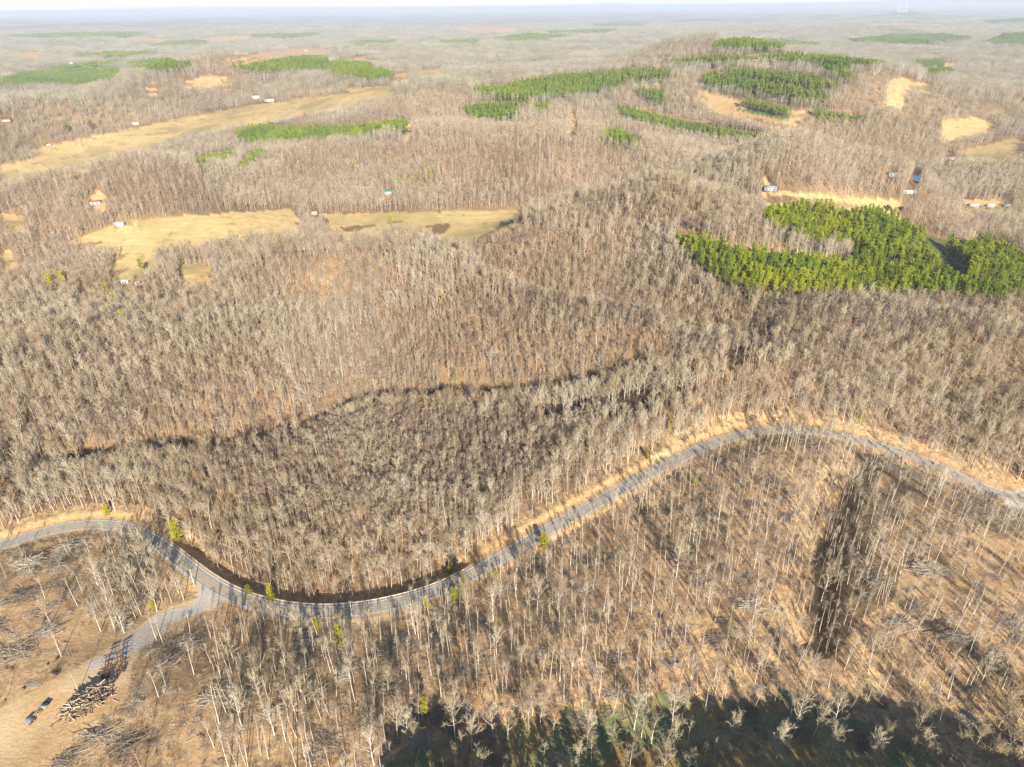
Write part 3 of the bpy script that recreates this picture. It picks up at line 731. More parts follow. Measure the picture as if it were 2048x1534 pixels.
# woods beyond the road, 170-640 m
x, y, z, sd, ru, u, v = wedge(150, 640, 3.6); r = np.hypot(x, y)
k = above_road(sd, r) & ((sd > 9.5+3*fbm(x/9, y/9, 5, 2)) | (sd > 900)) & ~open_ground(x, y, z, u, v, 14.5)
k &= ~(inany(*wob(u, v, x, y), SHADESTRIP) & (rng.random(len(x)) < .72))
k &= ~inany(u, v, TRAILS)
stand = fbm(x/85, y/85, 31, 3)*.5 - .16 + 0.55*inany(*wob(u, v, x, y, 6), YOUNG) + rng.normal(0, .13, len(x)) - 0.45*((sd < 32) & (sd > 0))
young = stand > -0.05
keep = np.where(young, rng.random(len(x)) < .88, rng.random(len(x)) < .42)
k &= keep & (rng.random(len(x)) < np.clip(.93+.5*fbm(x/22, y/22, 77, 2), .35, 1))
x, y, z, young, sd = x[k], y[k], z[k], young[k], sd[k]
n = len(x); mix = rng.random(n)
idx = np.where(young, np.where(mix < .94, rng.integers(5, 10, n), rng.integers(0, 5, n)), np.where(mix < .62, rng.integers(0, 5, n), np.where(mix < .85, rng.integers(10, 15, n), rng.integers(5, 10, n))))
put(x, y, z, idx, rng.uniform(.55, 1.12, n)*np.where(idx < 5, .78, .88)*(1-.12*sstep(300, 500, np.hypot(x, y))))
RIM = [(a, b-17) for a, b in pl((700,815),(800,796),(960,788),(1200,802),(1330,797))]
RIM2 = [(a, b-17) for a, b in pl((110,935),(250,905),(390,892))]
x, y, z, sd, ru, u, v = wedge(200, 420, 5); k = (seg_dist(x, y, RIM) < 6) | (seg_dist(x, y, RIM2) < 5); n = int(k.sum())
put(x[k], y[k], z[k], rng.integers(0, 10, n), rng.uniform(.6, .9, n))
x, y, z, sd, ru, u, v = wedge(560, 860, 12); k = inany(u, v, STRIP); n = int(k.sum())
put(x[k], y[k], z[k], rng.integers(5, 10, n), rng.uniform(.5, .75, n))
# woods 640-1250 m
mid_pos, mid_idx, mid_sc = [], [], []
x, y, z, sd, ru, u, v = wedge(640, 1300, 8)
k = ~open_ground(x, y, z, u, v, 14.5); x, y, z = x[k], y[k], z[k]; n = len(x)
yg = (fbm(x/120, y/120, 35, 3) > .12) | inany(u[k], v[k], YOUNG)
keep = rng.random(n) < np.where(yg, .95, .72); x, y, z, yg = x[keep], y[keep], z[keep], yg[keep]; n = len(x)
mid_pos = np.stack([x, y, z-.2], 1); mid_idx = np.where(yg & (rng.random(n) < .85), rng.integers(4, 8, n), rng.integers(0, 4, n)); mid_sc = rng.uniform(.50, .90, n)
HEDGE = pl((150,285),(330,256),(450,232),(560,214),(620,204))
x, y, z, sd, ru, u, v = wedge(900, 2300, 40); k = (seg_dist(x, y, HEDGE) < 10) & (rng.random(len(x)) < .6); n = int(k.sum())
mid_pos = np.concatenate([mid_pos, np.stack([x[k], y[k], z[k]-.2], 1)]); mid_idx = np.concatenate([mid_idx, rng.integers(0, 8, n)]); mid_sc = np.concatenate([mid_sc, rng.uniform(.5, .9, n)])
# far woods as small groups of trees
x, y, z, sd, ru, u, v = wedge(1300, 3200, 105); k = ~open_ground(x, y, z, u, v, 13); x, y, z = x[k], y[k], z[k]; n = len(x)
fp = (np.stack([x, y, z-.5], 1), rng.integers(0, 5, n), rng.uniform(.58, .92, n))
x, y, z, sd, ru, u, v = wedge(3200, 11000, 1000); k = ~open_ground(x, y, z, u, v, 10); x, y, z = x[k], y[k], z[k]; n = len(x)
fx = (np.stack([x, y, z-.8], 1), rng.integers(0, 4, n), rng.uniform(.8, 1.2, n))

# ---- logged slope on the near side of the road: sparse survivors, single trees
DENSE = [[(190,1095),(250,1080),(330,1120),(380,1160),(392,1190),(330,1225),(262,1268),(215,1268),(190,1220),(175,1150)],
         [(440,1215),(520,1228),(650,1245),(660,1290),(560,1300),(470,1270)],
         [(960,1180),(1140,1150),(1220,1230),(1180,1380),(1000,1400),(920,1290)],
         [(1660,980),(1800,1000),(1850,1100),(1780,1150),(1650,1180)]]
x, y, z, sd, ru, u, v = wedge(118, 420, 14); r = np.hypot(x, y)
near = (sd < -5.5) & (sd > -400) & (r < 420) & (y > 120)
shade_x = sstep(760, 900, u)*(1-sstep(1900, 2000, u))
dens = np.full(len(x), .54); dens[(u < 420)] = .06
dens[inany(u, v, DENSE)] = .62
dens[inany(u, v, [LANDING])] = .02
dens[inany(u, v, [TRAILS[0], TRAILS[3]])] = .10; dens[inany(u, v, [TRAILS[4]])] = .25
dens[inany(u, v, GRAVEL+PALE)] = 0
dens[(v > 1420) & (u > 800) & (u < 1950)] = .15
dens[(u > 1750) & (v < 1350)] *= .8
k = near & (rng.random(len(x)) < dens) & (y > 128)
NX, NY, NZ, NU, NV, NSD = x[k], y[k], z[k], u[k], v[k], sd[k]
order = np.argsort(np.hypot(NX, NY)+np.where((NV > 1534) | (NU < 0) | (NU > 2048), 1000, 0))
one = order[:285]; rest = order[285:]
def near_kind(uu, vv, i):
    if vv > 1440 and uu > 780: return int(rng.choice([0, 1, 2, 3, 4, 10, 11], 1)[0])
    if inany(np.array([uu]), np.array([vv]), DENSE[:1])[0]: return int(rng.choice([0, 1, 3, 10, 11, 12, 13, 5]))
    return int(rng.choice([10, 11, 12, 13, 14, 10, 12, 14, 5, 7, 1]))
n = len(rest); kinds = np.array([near_kind(NU[i], NV[i], i) for i in rest])
put(NX[rest], NY[rest], NZ[rest], kinds, rng.uniform(.62, 1.0, n))
c_bare = proto_collection('bare_tree_kind', BARE); c_mid = proto_collection('bare_tree_mid_kind', LODM)
c_fp = proto_collection('bare_grove_kind', FARP); c_fx = proto_collection('bare_wood_kind', FARX)
P = np.concatenate(stuff_pos); I = np.concatenate(stuff_idx); S = np.concatenate(stuff_sc)
hz = rng.uniform(.92, 1.1, len(S))
scatter('bare_forest', c_bare, P, rng.uniform(0, 6.28, len(P)), np.stack([S, S, S*hz], 1), I, rng.normal(0, .03, (len(P), 2)))
scatter('bare_forest_beyond_fields', c_mid, mid_pos, rng.uniform(0, 6.28, len(mid_pos)), mid_sc, mid_idx)
scatter('distant_forest', c_fp, fp[0], rng.uniform(0, 6.28, len(fp[0])), fp[2], fp[1])
scatter('horizon_forest', c_fx, fx[0], rng.uniform(0, 6.28, len(fx[0])), fx[2], fx[1])

# ---- the single trees of the slope: Empty > trunk, crown
TR_ME = [(W.mesh('trunk', mt[0]), T.mesh('crown', mt[1])) for (W, T), mt in BARE]
def place_tree(x, y, z, kind, sc, label, group, rz=None, tilt=(0, 0)):
    o = thing('bare_tree', label, 'tree', (x, y, z-.12), 0, group)
    o.rotation_euler = (tilt[0], tilt[1], rng.uniform(0, 6.28) if rz is None else rz); o.scale = (sc, sc, sc*rng.uniform(.95, 1.1))
    link('trunk', TR_ME[kind][0], o); link('crown', TR_ME[kind][1], o); return o
ZONES = [
 (lambda u, v: (v > 1400) & (u > 780) & (u < 1960), 'pale bare tree standing in the dark shadow at the foot of the slope', 'bare trees in the dark foreground shadow'),
 (lambda u, v: inpoly(np.array([u]), np.array([v]), DENSE[0])[0], 'bare tree in the small wood between the road bend and the gravel drive', 'bare trees of the small wood by the gravel drive'),
 (lambda u, v: u < 420 and v < 1330, 'thin bare tree standing on the logged ground left of the gravel drive', 'bare trees on the logged ground by the landing'),
 (lambda u, v: u < 420, 'thin bare tree standing among branches beside the log heap', 'bare trees beside the log heap'),
 (lambda u, v: u < 830 and v < 1320, 'slender bare tree just below the road with the guardrail', 'bare trees below the guardrail'),
 (lambda u, v: u < 830, 'slender bare tree on the slope right of the log heap', 'bare trees on the slope right of the log heap'),
 (lambda u, v: u < 1250, 'slender bare tree on the middle of the logged slope below the straight road', 'bare trees on the middle of the logged slope'),
 (lambda u, v: u < 1640, 'slender bare tree on the logged slope just left of the dark gully', 'bare trees left of the dark gully'),
 (lambda u, v: True, 'tall pale bare tree with a long shadow on the cleared ground beyond the gully', 'bare trees on the cleared ground right of the gully'),
]
for i in one:
    uu, vv = NU[i], NV[i]
    lab, grp = next((l, g) for f, l, g in ZONES if f(uu, vv))
    place_tree(NX[i], NY[i], NZ[i], near_kind(uu, vv, i), rng.uniform(.66, 1.02), lab, grp, None, tuple(rng.normal(0, .03, 2)))
def at(u, v): return at_ground(u, v)
for (u, v, kd, sc, lab) in [
  (1585, 879, 2, .86, 'white barked tree with a wide fork on the near edge of the top bend'),
  (202, 1262, 0, .92, 'wide crowned pale tree on the edge of the landing beside the gravel drive'),
  (1305, 941, 10, .75, 'bare tree on the yellow dirt patch beside the straight road'),
  (1393, 884, 1, .88, 'broad bare tree alone beyond the road just before the top bend'),
  (918, 1184, 5, .75, 'pale bushy bare tree overhanging the road beside the double cedar'),
  (500, 1290, 12, 1.02, 'tall forked bare tree reaching over the guardrail bend'),
  (562, 1274, 13, .98, 'tall straight bare tree reaching over the road at the guardrail bend')]:
    X, Y, Z = at(u, v); place_tree(X, Y, Z, kd, sc, lab, None)

# ---- pines of the plantations
x, y, z, sd, ru, u, v = wedge(480, 1000, 13); a, b = proj(x, y, z+9); k = inany(*wob(a, b, x, y, .7), PINES[:3]); GAP = [[(1838,488),(1866,484),(1945,547),(1914,560)]]
gapk = inany(a, b, GAP) | inany(u, v, GAP) | inany(u, v, [[(1842,492),(1862,486),(1935,548),(1915,556)],[(1880,543),(1925,556),(1920,562),(1878,550)],[(1795,503),(1840,500),(1850,512),(1805,516)]])
k &= ~gapk & (rng.random(len(x)) < .93)
x, y, z, u, v = x[k], y[k], z[k], u[k], v[k]; o = np.argsort(np.hypot(x, y)+np.where((u < 0) | (u > 2048), 2000, 0)); PM = [(W.mesh('trunk', mt[0]), T.mesh('crown', mt[1])) for (W, T), mt in PINEK]
for i in o[:290]:
    t = thing('pine_tree', 'green plantation pine in the front strip of the bright pine stand', 'pine tree', (x[i], y[i], z[i]-.1), rng.uniform(0, 6.28), 'pines in the front strip of the stand')
    s = rng.uniform(.78, 1.12); t.scale = (s, s, s*rng.uniform(.9, 1.1)); q = PM[rng.integers(0, 4)]; link('trunk', q[0], t); link('crown', q[1], t)
i = o[290:]; c_p = proto_collection('pine_kind', PINEK); n = len(i)
scatter('pine_forest', c_p, np.stack([x[i], y[i], z[i]-.1], 1), rng.uniform(0, 6.28, n), rng.uniform(.78, 1.12, n), rng.integers(0, 4, n))
x, y, z, sd, ru, u, v = wedge(900, 3200, 30); a, b = proj(x, y, z+8); k = inany(*wob(a, b, x, y, .3), PINES[3:]); x, y, z = x[k], y[k], z[k]; n = len(x)
scatter('distant_pine_forest', proto_collection('pine_far_kind', PINEF), np.stack([x, y, z-.2], 1), rng.uniform(0, 6.28, n), rng.uniform(.75, 1.1, n), rng.integers(0, 3, n))
x, y, z, sd, ru, u, v = wedge(3200, 12000, 520); a, b = proj(x, y, z+8); k = inany(a, b, PINES[3:]); x, y, z = x[k], y[k], z[k]; n = len(x)
scatter('horizon_pine_forest', proto_collection('pine_wood_kind', PINEX), np.stack([x, y, z-.2], 1), rng.uniform(0, 6.28, n), rng.uniform(.9, 1.2, n), rng.integers(0, 2, n))
# pine wood on the hill beneath the camera: it throws the dark shadow over the foot of the slope
px, py = np.meshgrid(np.arange(-28, 168, 3.5), np.arange(62, 121, 3.5)); px = px.ravel()+rng.uniform(-1.5, 1.5, px.size); py = py.ravel()+rng.uniform(-1.5, 1.5, py.size)
pz = height(px, py); lim = 200-py*1.56-1.5
k = (pz+17 < lim) & ~((np.abs(px-34) < 27) & (py < 106)); k &= (np.abs(px-34) > 27) | (rng.random(len(px)) < .50)
px, py, pz = px[k], py[k], pz[k]; n = len(px); hs = np.where(np.abs(px-34) < 27, 1.15, 1.0)
scatter('shading_pine_wood', c_p, np.stack([px, py, pz-.2], 1), rng.uniform(0, 6.28, n), rng.uniform(.85, 1.05, n)*hs, rng.integers(0, 4, n))

# ---- cedars and odd evergreens, each its own tree
CM = [(W.mesh('trunk', mt[0]), T.mesh('crown', mt[1])) for (W, T), mt in CEDAR]
def cedar(u, v, s, lab, kind=None, fat=1.0, group=None, pine=False):
    if not pine: s *= 1.6 if v > 700 else 1.4; fat *= 1.12
    X, Y, Z = at(u, v); o = thing('cedar_tree' if not pine else 'pine_tree', lab, 'evergreen tree', (X, Y, Z-.1), rng.uniform(0, 6.28), group)
    o.scale = (s*fat, s*fat, s); q = (PM if pine else CM)[rng.integers(0, 3)]; link('trunk', q[0], o); link('crown', q[1], o)
cedar(1087, 1096, .95, 'round yellow green cedar at the near edge of the straight road', fat=1.25)
cedar(908, 1204, .95, 'lower bush of the yellow green cedar pair below the road', fat=1.25)
cedar(927, 1184, 1.0, 'upper bush of the yellow green cedar pair at the road edge', fat=1.15)
cedar(543, 1203, 1.0, 'yellow green cedar behind the guardrail at the foot of the wood', fat=1.0)
cedar(498, 1188, .6, 'small dark cedar behind the guardrail left of the taller cedar', fat=1.1)
cedar(634, 1262, .85, 'narrow small cedar below the pale gravel shoulder', fat=.75)
cedar(680, 1290, 1.25, 'small cedar on a bare stem below the gravel shoulder', fat=.85)
cedar(852, 1215, .7, 'dull green cedar beside the road left of the cedar pair', fat=1.1)
cedar(851, 1430, .9, 'yellow green cedar alone on the lower logged slope', fat=1.0)
cedar(990, 1153, .55, 'little cedar below the end of the guardrail', fat=1.1)
cedar(898, 1146, .5, 'tiny cedar behind the guardrail near its end', fat=1.2)
cedar(905, 1130, .7, 'thin green cedar in the wood behind the guardrail end', fat=.8)
cedar(1388, 968, .55, 'small cedar casting a dark shadow on the slope below the road', fat=1.1)
cedar(1340, 866, .9, 'bright green cedar in the brush beyond the road', fat=.95)
cedar(1296, 918, .8, 'cedar at the corner of the yellow dirt patch', fat=.9)
cedar(1520, 877, .55, 'low cedar on the inner edge of the top road bend', fat=1.3)
cedar(1603, 845, .6, 'low green cedar beyond the top road bend', fat=1.4)
cedar(1720, 840, .9, 'cedar in the wood beyond the falling part of the road', fat=.9)
cedar(1362, 1108, .55, 'little cedar amid the middle of the logged slope', fat=1.1)
cedar(355, 1085, 1.3, 'pale green sprawling evergreen above the left guardrail end', fat=1.1)
cedar(215, 1032, .75, 'cedar on the dirt bank above the left road bend', fat=1.2)
cedar(305, 1218, .5, 'low cedar by the upper edge of the gravel drive', fat=1.2)
cedar(912, 762, 1.0, 'lone yellow green cedar in the middle of the bare wood')
cedar(849, 752, .6, 'small cedar left of the lone one in the bare wood')
cedar(145, 900, .7, 'cedar beside the dark hollow in the left wood')
cedar(886, 608, .9, 'lone cedar on the hill of grey wood below the field')
cedar(1186, 640, .8, 'cedar at the edge of the young stand on the hill')
cedar(1386, 660, .7, 'cedar below the left tip of the pine stand')
cedar(1590, 528, .9, 'green cedar between the two pine strips')
cedar(285, 548, 1.0, 'big rounded yellow green pine beside the white trailer by the field', pine=True, fat=1.4)
cedar(363, 530, 1.2, 'dark cedar at the corner of the small field'); cedar(422, 548, .9, 'cedar at the right side of the small field')
for q, (uu, vv) in enumerate([(92,575),(118,570),(108,590),(130,580),(215,600),(232,612),(245,640),(255,665),(222,640),(250,655)]):
    cedar(uu, vv, rng.uniform(1.5, 2.2), 'yellow green cedar scattered in the left wood below the white trailer', group='cedars in the left wood', fat=.9)
for q, (uu, vv) in enumerate([(792,378),(800,374),(812,374),(820,371),(838,366),(842,370),(862,368),(870,366)]):
    cedar(uu, vv, rng.uniform(1.4, 2.0), 'dark cedar in the row beside the teal roofed house', group='cedars by the teal roofed house', fat=.9)
cedar(710, 352, 1.0, 'round pine alone in the grey wood left of the teal roofed house', pine=True, fat=1.6)
cedar(772, 336, .95, 'round pine in the grey wood above the teal roofed house', pine=True, fat=1.6)
cedar(185, 265, 1.5, 'big dark evergreen at the edge of the left valley', pine=True, fat=1.9)
cedar(136, 268, 1.3, 'big olive evergreen left of the dark one by the left valley', pine=True, fat=1.8)
cedar(782, 446, 1.3, 'dark cedar at the near edge of the right field', fat=1.2)

# ---- brush, saplings and felled branches on the logged slope
def near_pts(area, dens, seed_off=0):
    x, y, z, sd, ru, u, v = wedge(118, 420, area); r = np.hypot(x, y)
    k = (sd < -5.0) & (sd > -400) & (r < 420) & (y > 120) & ~inany(u, v, [LANDING, TRAILS[1], TRAILS[2]]+GRAVEL+PALE)
    k &= rng.random(len(x)) < np.clip(dens+.9*fbm(x/14, y/14, 91+seed_off, 3), 0.02, 1); return x[k], y[k], z[k], u[k], v[k]
x, y, z, u, v = near_pts(3.0, .24); n = len(x)
c_sh = proto_collection('brush_kind', [(m_, M_shrub) for m_ in SHRUB]+[(m_, M_ybark) for m_ in SAPL])
i = np.where(rng.random(n) < .62, rng.integers(0, 4, n), rng.integers(4, 7, n))
P1 = np.stack([x, y, z-.05], 1)
M_shade_thick = ramp_mat('shade_toned_stems', [(0, (.050,.034,.032)), (0.6, (.085,.06,.052)), (1, (.15,.11,.085))])  # shrubs of the hollow, the shadow band painted into their stem colour
dk = wedge(150, 460, 2.2); kk = inany(*wob(dk[5], dk[6], dk[0], dk[1], 1.5), SHADESTRIP) & (rng.random(len(dk[0])) < .8); n = int(kk.sum())
scatter('shade_toned_thicket', proto_collection('thicket_kind', [(gen_shrub(640+q, 2.6+.4*q, 22, 1.8, .05), M_shade_thick) for q in range(3)]), np.stack([dk[0][kk], dk[1][kk], dk[2][kk]], 1), rng.uniform(0, 6.28, n), rng.uniform(.7, 1.3, n), rng.integers(0, 3, n))
x, y, z, sd, ru, u, v = wedge(150, 480, 14); r = np.hypot(x, y); k = (sd > 7) & ~inany(u, v, FIELDS) & (r < 480); x, y, z = x[k], y[k], z[k]
dk = wedge(150, 420, 3.0); kk = inany(dk[5], dk[6], SHADESTRIP) & (rng.random(len(dk[0])) < .25)
P2 = np.concatenate([np.stack([x, y, z-.05], 1), np.stack([dk[0][kk], dk[1][kk], dk[2][kk]], 1)]); i2 = np.where(np.arange(len(P2)) < len(x), rng.integers(0, 7, len(P2)), rng.integers(0, 4, len(P2)))
PB = np.concatenate([P1, P2]); n = len(PB)
scatter('undergrowth', c_sh, PB, rng.uniform(0, 6.28, n), rng.uniform(.55, 1.25, n), np.concatenate([i, i2]))
x, y, z, u, v = near_pts(9, .5, 5); n = len(x)
dk = (u > 1640) & (u < 1800) & (v > 900) & (v < 1250)
c_sl = proto_collection('slash_kind', [(m_, M_slash) for m_ in STICK+SLASH[:2]])
scatter('felled_branches', c_sl, np.stack([x, y, z], 1), rng.uniform(0, 6.28, n), rng.uniform(.4, 1.0, n), np.where(rng.random(n) < .90, rng.integers(0, 4, n), rng.integers(4, 6, n)))
SLM = [m_.mesh('brush_pile', M_slash) for m_ in SLASH]
for (u, v, a, s, lab) in [
  (60,1130,.2,1.7,'big tangle of felled tree tops on the left edge below the road'), (130,1100,.5,1.3,'dark felled tree top just below the left road bend'),
  (45,1195,.3,1.5,'grey heap of felled tops left of the orange bank'), (30,1310,.35,1.6,'long windrow of grey branches at the left of the landing'),
  (95,1268,.55,1.2,'dark brush heap at the end of the orange bank'), (110,1140,.8,1.2,'felled top with splayed limbs right of the big left tangle'),
  (610,1285,.15,1.3,'long low pile of felled branches below the guardrail'), (690,1350,-.3,1.2,'tangled felled top beside the skid trail'),
  (770,1305,.2,1.1,'short pile of grey branches in the middle left of the slope'), (780,1385,.1,1.0,'small stack of pale branches lying across the lower slope'),
  (650,1490,-.6,1.4,'tangle of pale branches near the foot of the slope below the skid trail'), (940,1415,.3,1.0,'branch pile beside the lone lower cedar'),
  (1155,1183,.1,.9,'flat dark branch pile on the slope below the straight road'), (1235,1320,.5,1.2,'fan of felled branches in the middle of the lower slope'),
  (1080,1315,.5,1.0,'small dark fan of branches left of the larger fan'), (1500,1215,-.3,1.4,'long spread of felled limbs left of the gully foot'),
  (1430,1280,.6,1.3,'dark tangle of limbs running down the slope left of the gully'), (1435,980,.1,1.2,'pale felled limbs below the top road bend'),
  (1650,1030,.3,1.1,'broken pale limbs at the left rim of the gully'), (1560,1000,.2,.9,'little heap of limbs on the slope inside the road bend'),
  (1780,915,.5,1.3,'long white fallen trunk and limbs just below the falling road'), (1850,1140,.25,1.7,'curved windrow of branches round the orange clearing'),
  (1800,1250,.3,1.3,'spread of dead branches below the curved windrow'), (1900,1275,-.1,1.2,'grey dead branches on the cleared ground beneath the windrow'),
  (1990,1330,.2,1.4,'wide tangle of branches at the right end of the slope'), (1730,1200,.8,1.2,'dark branch tangle at the foot of the gully'),
  (200,1475,.3,1.5,'pale branches lying below the log heap'), (250,1500,.7,1.4,'felled crown with white limbs at the bottom by the log heap'),
  (370,1290,.2,1.2,'heap of grey limbs right of the gravel drive'), (330,1330,.9,1.2,'felled limbs right of the rusty log trailers'),
  (420,1400,.5,1.3,'crossed white fallen trunks on the slope right of the log heap')]:
    X, Y, Z = at(u, v); o = link('brush_pile', SLM[rng.integers(0, 4)], None, (X, Y, Z), a); o.scale = (s*.9, s*.9, s*.9); tag(o, lab, 'brush pile')

# ------------------------------------------------------------------ guardrail, poles, markers
def build_guardrail():
    js = [j for j in range(len(ROAD)) if 318 < RU[j] < 948]
    pts = [np.array([*(ROAD[j, :2]+RNORM[j]*3.9), ROAD[j, 2]]) for j in js]
    root = thing('guardrail', 'long galvanised guardrail along the outer edge of the road bend', 'guardrail', tuple(pts[0]))
    o3 = pts[0]; rail = MB(); n = len(pts)
    prof = [(.05,.48),(.0,.56),(.06,.62),(.0,.68),(.05,.78)]
    for p, j in zip(pts, js):
        for (d, hh) in prof: rail.V.append(p-o3+np.array([*(RNORM[j]*(-d)), hh]))
    for i in range(n-1):
        for q in range(4): rail.Q.append((i*5+q, i*5+q+1, (i+1)*5+q+1, (i+1)*5+q))
    link('rail', rail.mesh('rail', M_galv), root)
    pm = MB(); pm.box((0,0,.38), (.16,.2,.8)); pme = pm.mesh('post', M_grey); acc = 99; last = pts[0]; c = 0
    for p, j in zip(pts, js):
        acc += np.linalg.norm(p-last); last = p
        if acc > 3.6 and c < 98:
            acc = 0; c += 1
            q = link('post', pme, root, tuple(p-o3+np.array([*(RNORM[j]*.14), 0])), math.atan2(RNORM[j][1], RNORM[j][0]))
build_guardrail()
def pole(u, v, H, lab):
    X, Y, Z = at(u, v); o = thing('utility_pole', lab, 'utility pole', (X, Y, Z-.3))
    p = MB(); p.tube([(0,0,0),(0,0,H*.6),(.03,0,H)], [.19,.16,.125], 8, True); link('shaft', p.mesh('shaft', M_pole), o)
    p = MB(); p.box((0,.16,H-.7), (1.9,.1,.13)); link('crossarm', p.mesh('crossarm', M_pole), o)
    for dx in (-.8, 0, .8):
        p = MB(); p.tube([(dx,.16,H-.63),(dx,.16,H-.5),(dx,.16,H-.38)], [.045,.07,.03], 6, True); link('insulator', p.mesh('insulator', M_white), o)
pole(389, 1172, 9.5, 'pale wooden utility pole at the mouth of the gravel drive'); pole(705, 1236, 9.5, 'pale wooden utility pole on the gravel shoulder opposite the guardrail')
pole(1047, 1105, 9.5, 'pale wooden utility pole beside the round cedar on the straight road'); pole(1304, 932, 9.0, 'pale wooden utility pole on the yellow dirt patch beyond the road')
def guard(u, v, lab):
    X, Y, Z = at(u, v); p = MB(); p.tube([(0,0,0),(.7,.2,1.3),(1.4,.4,2.6)], [.09,.09,.07], 6, True)
    tag(link('guy_wire_guard', p.mesh('guy_wire_guard', M_yel), None, (X, Y, Z)), lab, 'wire guard')
guard(378, 1180, 'yellow guy wire sleeve on the dirt bank by the gravel drive'); guard(1052, 1112, 'yellow guy wire sleeve beside the pole on the straight road')
def road_sign(u, v, lab):
    X, Y, Z = at(u, v); o = thing('road_sign', lab, 'road sign', (X, Y, Z))
    p = MB(); p.box((0,0,1.1), (.08,.08,2.2)); link('post', p.mesh('post', M_galv), o)
    p = MB(); p.box((0,-.07,2.2), (1.0,.03,1.0)); s = link('plate', p.mesh('plate', M_yel), o)
    s.matrix_local = Matrix.Translation((0,0,2.2)) @ Matrix.Rotation(math.pi/4, 4, 'Y') @ Matrix.Translation((0,0,-2.2))
road_sign(1144, 1052, 'yellow diamond warning sign at the near edge of the straight road')

# ------------------------------------------------------------------ landing: log heap, log trailers, lowboy
def log_heap():
    R = random.Random(5); X0, Y0, Z0 = at(165, 1402)
    ax = np.array(at(130, 1440)[:2]); bx = np.array(at(222, 1375)[:2]); L = np.linalg.norm(bx-ax); d = (bx-ax)/L; nrm = np.array([-d[1], d[0]]); c = (ax+bx)/2
    me = []
    for k in range(6):
        l = 1.9+.45*k; r = .13+.025*(k % 4); m1 = MB(); m1.tube([(-l/2,0,0),(0,R.gauss(0,.05),R.gauss(0,.04)),(l/2,0,0)], [r*1.1, r, r*.85], 8, True); me.append(m1.mesh('log', M_wood))
    for k in range(285):
        t = R.uniform(-.5, .5); s = R.uniform(-.5, .5); w_ = 9.0*(1-abs(t)*.7); hmax = 4.2*max(0, 1-(2*s)**2)*max(.1, 1-(1.7*t)**4)
        p = c+d*t*L*.95+nrm*s*w_; z = float(height([p[0]], [p[1]])[0]); hh = hmax*R.uniform(.72, 1.05)
        o = link('log', me[R.randrange(6)], None, (p[0], p[1], z+.15+hh)); az = math.atan2(nrm[1], nrm[0])+R.gauss(0, .75)
        o.rotation_euler = (0, R.gauss(0, .22)*(1 if hh > .3 else .2), az); tag(o, 'pale cut log tossed in the big log heap on the landing', 'log', 'cut logs in the heap')
    base = MB(); N = 14
    for i in range(N+1):
        for j in range(N+1):
            t, s = i/N-.5, j/N-.5; w_ = 8.6*(1-abs(t)*.7); p = c+d*t*L*.9+nrm*s*w_
            z = float(height([p[0]], [p[1]])[0]); base.V.append(np.array([p[0], p[1], z-.4+3.7*max(0, 1-(2*s)**2)*max(0, 1-(2*t)**4)+R.gauss(0,.12)]))
    for i in range(N):
        for j in range(N): a = i*(N+1)+j; base.Q.append((a, a+N+1, a+N+2, a+1))
    o = link('wood_debris', base.mesh('wood_debris', simple('bark_debris', (.12,.085,.055), .9, .5, 2))); o['kind'] = 'stuff'
    # loose logs around the heap
    for (u, v, a, kk, lab) in [(232,1402,-.3,1,'single pale log lying right of the log heap'),(218,1372,-.1,4,'long log lying at the upper right corner of the heap'),(112,1447,.9,3,'thin log lying off the left end of the heap'),(245,1412,.4,0,'short log lying alone beyond the right of the heap')]:
        X, Y, Z = at(u, v); tag(link('log', me[kk], None, (X, Y, Z+.16), a), lab, 'log')
log_heap()
def wheel_mesh(R_, w_):
    t = MB(); t.tube([(-w_/2,0,0),(-w_/2+.05,0,0),(w_/2-.05,0,0),(w_/2,0,0)], [R_*.85,R_,R_,R_*.85], 14, True); r = MB(); r.tube([(-w_/2-.02,0,0),(w_/2+.02,0,0)], [R_*.5,R_*.5], 10, True)
    return t.mesh('tyre', M_black), r.mesh('rim', M_grey)
TY, RI = wheel_mesh(.5, .35)
def add_wheels(root, spots):
    for (x, y) in spots:
        wq = thing.__wrapped__ if False else None
        t = link('wheel', TY, root, (x, y, .5)); link('rim', RI, t)
def log_trailer(u1, v1, u2, v2, lab):
    A = np.array(at(u1, v1)); B = np.array(at(u2, v2)); d = B-A; L = np.linalg.norm(d[:2]); rz = math.atan2(d[1], d[0])-math.pi/2
    o = thing('log_trailer', lab, 'log trailer', tuple(A), rz)
    f = MB()
    for sx in (-.45, .45): f.box((sx, L/2, 1.0), (.16, L, .3))
    for k in range(6): f.box((0, .5+(L-1)*k/5, 1.0), (.74, .14, .22))
    link('frame', f.mesh('frame', M_rust), o)
    for k in range(5):
        y = .7+(L-1.6)*k/4; b = MB(); b.box((0, y, 1.24), (2.4, .2, .18)); bo = link('bolster', b.mesh('bolster', M_rust), o)
        for sx in (-1.12, 1.12):
            s = MB(); s.tube([(sx, y, 1.33), (sx*1.04, y, 2.9)], [.07, .05], 6, True); link('stake', s.mesh('stake', M_rust), bo)
    hb = MB(); hb.box((0, L-.1, 1.5), (2.4, .12, .5)); link('headboard', hb.mesh('headboard', M_rust), o)
    ax = MB()
    for y in (.9, 2.2): ax.tube([(-.95, y, .55), (.95, y, .55)], [.08, .08], 8, True)
    link('axle', ax.mesh('axle', M_rust), o); add_wheels(o, [(sx, y) for sx in (-1.0, 1.0) for y in (.9, 2.2)])
log_trailer(211, 1362, 219, 1318, 'rusty log trailer with stakes parked nearest the log heap'); log_trailer(242, 1350, 240, 1312, 'rusty log trailer parked right of the other one by the gravel drive')
